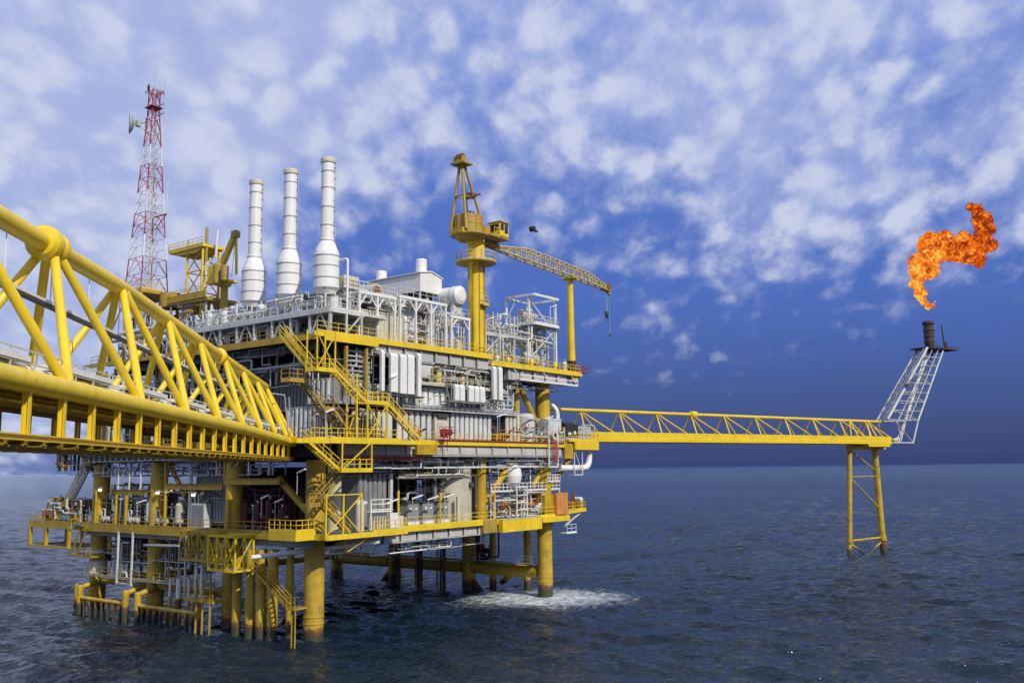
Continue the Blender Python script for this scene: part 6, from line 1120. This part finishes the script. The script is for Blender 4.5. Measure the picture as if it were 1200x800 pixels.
def flare_bridge():
    c = T('flare_bridge', 'long straight yellow truss bridge running out over open sea to the flare', 'bridge', (8, 0, 22), fr=FF)
    YT = 0; W = 2.5; zb, zt = 22.35, 27.0; x0, x1 = 7.6, 87.5
    for y in (-W, W): c.part('lower_chord', MB().beam((x0, y, zb), (x1, y, zb), .32, .42), 'yellow')
    c.part('side_plate', MB().box((x0, -W + .0, zb + .25), (x1, -W + .06, zb + 1.35)), 'yellow'); c.part('side_plate', MB().box((x0, W - .06, zb + .25), (x1, W, zb + 1.35)), 'yellow'); c.part('floor', MB().box((x0, -W + .2, zb + .1), (x1, W - .2, zb + .22)), 'plate')
    m = MB(); m.tube((1.5, YT, 27.3), (x1 + .8, YT, 26.85), .27, 18); m.lathe((33.4, YT, 27.1), [(.27, -.75), (.62, -.65), (.66, 0), (.62, .65), (.27, .75)], 20, 'x'); c.part('top_chord', m, 'yellow')
    xs = [8.3 + 8.25 * i for i in range(10)]; m = MB()
    for i, xt in enumerate(xs):
        for y in (-W, W):
            c.part('diagonal', MB().tube((xt - .3, y * .08, 26.9), (xt - 1.0, y, zb + .2), .13, 8), 'yellow')
            c.part('diagonal', MB().tube((xt + .1, y * .08, 26.9), (xt + 6.8, y, zb + .2), .13, 8), 'yellow')
    c.part('railing', MB().rail([(x0, -W + .3, zb + .2), (x1, -W + .3, zb + .2)], sp=2.6, r=.025, toe=False), 'galv'); c.part('flare_line', MB().tube((x0, .8, zb + .8), (x1 + 8, .8, zb + .8), .38, 14), 'cream'); c.part('flare_line', MB().tube((x0, 1.6, zb + .6), (x1 + 8, 1.6, zb + .6), .2, 10), 'galv')
    # end bay above the support
    m = MB()
    for x in (77.5, 83.5):
        m.tube((x, -W, zb + .2), (x, 0, 26.9), .14, 8); m.tube((x, W, zb + .2), (x, 0, 26.9), .14, 8); m.tube((x - 3, -W, zb + .2), (x, 0, 26.9), .11, 8); m.tube((x + 3, -W, zb + .2), (x, 0, 26.9), .11, 8)
    c.part('end_bay', m, 'yellow'); c.part('bearing', MB().box((79.5, -W - .3, zb - .75), (86.6, W + .3, zb - .25)), 'yellow')
    # support tripod
    s = T('bridge_support', 'yellow braced support frame in the sea carrying the far end of the flare bridge', 'bridge support', (80, 0, 0), fr=FF)
    feet = [((75.0, 0, 0), (77.0, 0, 21.6), .50), ((86.1, 0, 0), (85.2, 0, 21.6), .66), ]
    for f, t, r in feet:
        d = (V(t) - V(f)) / 21.6; m = MB(); m.tube(V(f) - d * 2, V(t), r, 16); s.part('leg', m, 'leg'); m = MB(); m.tube(V(f) + d * 2.6, V(f) + d * 3.3, r * 1.35, 16); s.part('collar', m, 'leg')
    P = lambda k, z: V(feet[k][0]).lerp(V(feet[k][1]), z / 21.6)
    for a, za, b2, zb2, r in ((0, 3, 1, 3.2, .2), (0, 2.6, 1, -1.2, .2), (0, 15.5, 1, 9, .17), (0, 15.6, 1, 15.6, .1), (0, 21, 1, 16.6, .17), ):
        s.part('brace', MB().tube(P(a, za), P(b2, zb2) if zb2 > 0 else V((80.6, 0, -.3)), r, 10), 'leg')
    s.part('brace', MB().tube(P(1, 2.6), V((80.6, 0, -.3)), .2, 10), 'leg'); s.part('cross_head', MB().beam((76.4, 0, 21.35), (86.4, 0, 21.35), .8, .6).beam((85, -2.6, 21.35), (85, 2.8, 21.35), .6, .55), 'yellow')
    s.part('anode', MB().tube(P(1, 1.6), P(1, 2.4), .85, 12), 'rust')
    # flare boom
    b = T('flare_boom', 'leaning silvery lattice flare boom at the end of the yellow bridge', 'flare boom', (96, 0, 22), fr=FF)
    base = [(87.4, -2.3), (98.4, -2.3), (98.4, 2.3), (87.4, 2.3)]
    lo = [V((98.6, -2.4, 22.4)), V((98.6, 2.4, 22.4))]; m = MB()
    U = [V((87.0, -2.3, 27.2)), V((97.6, -2.4, 27.2)), V((100.4, 2.4, 27.2)), V((90.0, 2.3, 27.2))]; TT = [V((103.6, -2.0, 43.3)), V((109.8, -2.0, 43.3)), V((112.2, 2.0, 43.3)), V((106.0, 2.0, 43.3))]
    for q in range(4): m.tube(U[q], TT[q], .27 if q in (0, 3) else .22, 10)
    for y, k, xe in ((-2.4, 1, 95.2), (2.4, 2, 97.8)): m.tube((xe, y, 22.4), U[k], .2, 10); m.tube((87.5, y, 22.4), (xe, y, 22.4), .2, 10); m.tube((87.5, 0, 26.9), U[k], .14, 8)
    m.tube((91.2, -1.5, 22.4), TT[0] + V((.8, .6, 0)), .2, 10); b.part('chord', m, 'galv'); m = MB()
    N = 8
    m.tube((95.2, -2.4, 22.4), (97.8, 2.4, 22.4), .16, 8)
    for fa in (.35, .7): m.tube(U[0].lerp(U[1], fa), TT[0].lerp(TT[1], fa), .1, 8); m.tube(U[3].lerp(U[2], fa), TT[3].lerp(TT[2], fa), .09, 8); m.tube(U[0].lerp(U[3], fa), TT[0].lerp(TT[3], fa), .08, 8)
    for i in range(N + 1):
        f = i / N; c4 = [U[q].lerp(TT[q], f) for q in range(4)]
        for q in range(4): m.tube(c4[q], c4[(q + 1) % 4], .11, 6)
        if i < N:
            f2 = (i + 1) / N; d4 = [U[q].lerp(TT[q], f2) for q in range(4)]
            for q in (1, 3): m.tube(c4[q], d4[(q + 1) % 4], .085, 6)
            if i % 2 == 0: m.tube(c4[1], d4[0], .1, 6)
    for y in (-2.4, 2.4): m.tube((90.5, y * .9, 27), (91, y, 22.4), .12, 6); m.tube((95.2, y, 22.5), (89, y, 27.2), .12, 6)
    b.part('lacing', m, 'galv'); b.part('riser_pipe', MB().pipe([(90, .8, 23.2), (95.0, .8, 23.2), (107.5, .3, 42.6), (107.6, .3, 44)], .30, 12, 1.5), 'lgrey'); b.part('riser_pipe', MB().pipe([(90, 1.5, 23), (96, 1.5, 23), (109.4, 1.0, 43.2)], .13, 8), 'dish')
    b.part('access_ladder', MB().ladder((86.0, -2.7, 27.4), (102.8, -2.3, 43.2), .6, (0, 1, 0)), 'galv'); b.part('rest_platform', MB().box((93.4, -3.2, 34.6), (95.2, -2.3, 34.75)).rail([(93.2, -3.2, 34.7), (95.4, -3.2, 34.7)], sp=.6), 'rust')
    b.part('top_platform', MB().prism([(103.8, -2.6), (115.0, -2.6), (115.0, 2.4), (103.8, 2.4)], 43.3, 43.55), 'soot'); b.part('top_railing', MB().rail([(103.8, -2.6, 43.5), (114.8, -2.6, 43.5)], h=.5, sp=1.4, toe=False), 'soot')
    b.part('flare_tip', MB().lathe((107.8, 0, 0), [(.55, 42), (.62, 43.6), (1.0, 44.4), (1.1, 45), (1.2, 45.1), (1.1, 45.3), (1.02, 46.2), (1.18, 46.3), (1.05, 46.6), (1.1, 47.6), (1.25, 47.7), (1.08, 48.0), (1.02, 48.9), (1.28, 49.1), (1.22, 49.7), (.8, 49.7), (.8, 47)], 20), 'soot'); b.part('pilot_burner', MB().tube((112.9, -.5, 43.5), (112.2, -.5, 49.2), .16, 8).tube((113.6, -.5, 43.5), (113.0, -.5, 45.4), .35, 8), 'soot')
    # gas flame: many small rolling billows along the plume
flare_bridge()

def flame():
    path = [(110.4, 53.3, .5), (108.6, 54.4, .9), (106.2, 55.6, 1.1), (104.9, 57.8, 1.5), (105.6, 60.3, 2.1), (107.6, 62.6, 2.6), (109.6, 65.2, 3.1), (112.6, 67.2, 3.3), (116.2, 68.6, 3.0), (119.6, 67.4, 2.9), (122.2, 69.4, 2.6), (126.0, 68.6, 2.7), (129.4, 68.3, 3.0), (132.2, 70.4, 3.0), (134.2, 73.4, 2.6), (133.2, 76.6, 2.4), (131.0, 74.6, 2.2), (132.0, 79.0, 1.7)]
    path = [(111.2, 54.6, .35), (110.2, 53.4, .5), (108.4, 53.2, .75), (106.4, 54.4, 1.1), (105.2, 56.6, 1.6), (105.2, 59.0, 2.2), (106.6, 61.6, 2.8), (108.8, 64.2, 3.3), (111.6, 66.4, 3.7), (115.0, 68.2, 3.6), (118.6, 68.0, 3.5), (122.0, 68.6, 3.2), (125.6, 68.4, 3.2), (129.0, 68.6, 3.4), (131.8, 70.4, 3.5), (133.6, 73.2, 3.2), (133.2, 76.2, 3.0), (132.4, 78.8, 2.1)]
    q = []
    for a, b in zip(path[:-1], path[1:]):
        n_ = max(1, int(math.hypot(b[0] - a[0], b[1] - a[1]) / (.7 * min(a[2], b[2]) + .3)))
        for k in range(n_): f = k / n_; q.append(tuple(u + (v - u) * f for u, v in zip(a, b)))
    path = [(x, z, r * 1.06) for x, z, r in q + [path[-1]]]
    rs = random.Random(11); bls = []
    for (x, z, r) in path:
        bls.append((x, 0, z, r * .55))
        for k in range(7):
            th, ph = rs.uniform(0, 6.28), rs.uniform(-1, 1); q = r * rs.uniform(.15, .68); R_ = r * rs.uniform(.32, .58)
            bls.append((x + q * math.cos(th) * .95, q * ph * 1.0, z + q * math.sin(th), R_))
    import bmesh
    bm = bmesh.new()
    for (x, y, z, r) in bls:
        g = bmesh.ops.create_icosphere(bm, subdivisions=2, radius=r); bmesh.ops.translate(bm, verts=g['verts'], vec=(x - 110, y, z - 53))
    me = bpy.data.meshes.new('gas_flame'); bm.to_mesh(me); bm.free()
    o = lk(bpy.data.objects.new('gas_flame', me)); o.location = FF.w((110, 0, 53)); o.rotation_euler = (0, 0, FF.rz); tag(o, 'billowing orange and yellow gas flame above the flare tip', 'flame')
    md = o.modifiers.new('merge', 'REMESH'); md.mode = 'VOXEL'; md.voxel_size = .18; md.use_smooth_shade = True
    for nm, sc, st in (('a', 1.9, 1.2), ('b', .6, .55)):
        tx = bpy.data.textures.new('billow_' + nm, 'CLOUDS'); tx.noise_scale = sc; tx.noise_depth = 3; dm = o.modifiers.new('billow', 'DISPLACE'); dm.texture = tx; dm.strength = st; dm.mid_level = .5; dm.texture_coords = 'GLOBAL'
    m = bpy.data.materials.new('flame_gas'); n, l = nodes_of(m); n.remove(n['Principled BSDF']); out = n['Material Output']
    geo = n.new('ShaderNodeNewGeometry'); tc = n.new('ShaderNodeTexCoord')
    t = n.new('ShaderNodeTexNoise'); t.inputs['Scale'].default_value = .5; t.inputs['Detail'].default_value = 7; t.inputs['Roughness'].default_value = .6; t.inputs['Distortion'].default_value = .5; l.new(geo.outputs['Position'], t.inputs['Vector'])
    sx = n.new('ShaderNodeSeparateXYZ'); l.new(tc.outputs['Object'], sx.inputs[0])
    def mr(f, a, c, lo, hi):
        r = n.new('ShaderNodeMapRange'); r.inputs['From Min'].default_value = a; r.inputs['From Max'].default_value = c; r.inputs['To Min'].default_value = lo; r.inputs['To Max'].default_value = hi; l.new(f, r.inputs['Value']); return r.outputs[0]
    def mth(op, a, c):
        q = n.new('ShaderNodeMath'); q.operation = op
        for k, v in ((0, a), (1, c)):
            if isinstance(v, (int, float)): q.inputs[k].default_value = v
            else: l.new(v, q.inputs[k])
        return q.outputs[0]
    lw = n.new('ShaderNodeLayerWeight'); lw.inputs['Blend'].default_value = .5
    # hotter (yellow) near the tip and on the left of the plume, cooler red further out; crevices darker
    heat = mth('ADD', mth('MULTIPLY', t.outputs['Fac'], 1.5), mth('ADD', mr(sx.outputs[0], -6, 24, .05, -.20), mr(sx.outputs[2], 0, 26, .02, -.03)))
    pt = mr(geo.outputs['Pointiness'], .42, .58, -.18, .18); heat = mth('ADD', mth('ADD', heat, pt), mr(lw.outputs['Facing'], .2, .9, .03, -.2))
    cr = n.new('ShaderNodeValToRGB'); cr.color_ramp.elements[0].position = .45; cr.color_ramp.elements[0].color = (.22, .032, .007, 1); cr.color_ramp.elements[1].position = 1.2
    e = cr.color_ramp.elements
    e[1].position = 1.0; e[1].color = (1.0, .62, .10, 1)
    for p_, col in ((.55, (.45, .06, .008)), (.68, (.85, .13, .008)), (.83, (.98, .28, .02))): q = e.new(p_); q.color = (*col, 1)
    l.new(heat, cr.inputs[0]); em = n.new('ShaderNodeEmission'); em.inputs['Strength'].default_value = .95; l.new(cr.outputs[0], em.inputs[0])
    tr = n.new('ShaderNodeBsdfTransparent'); mx = n.new('ShaderNodeMixShader'); fac = mr(lw.outputs['Facing'], .35, .9, 0, .97); l.new(fac, mx.inputs[0]); l.new(em.outputs[0], mx.inputs[1]); l.new(tr.outputs[0], mx.inputs[2]); l.new(mx.outputs[0], out.inputs[0])
    me.materials.append(m)
flame()
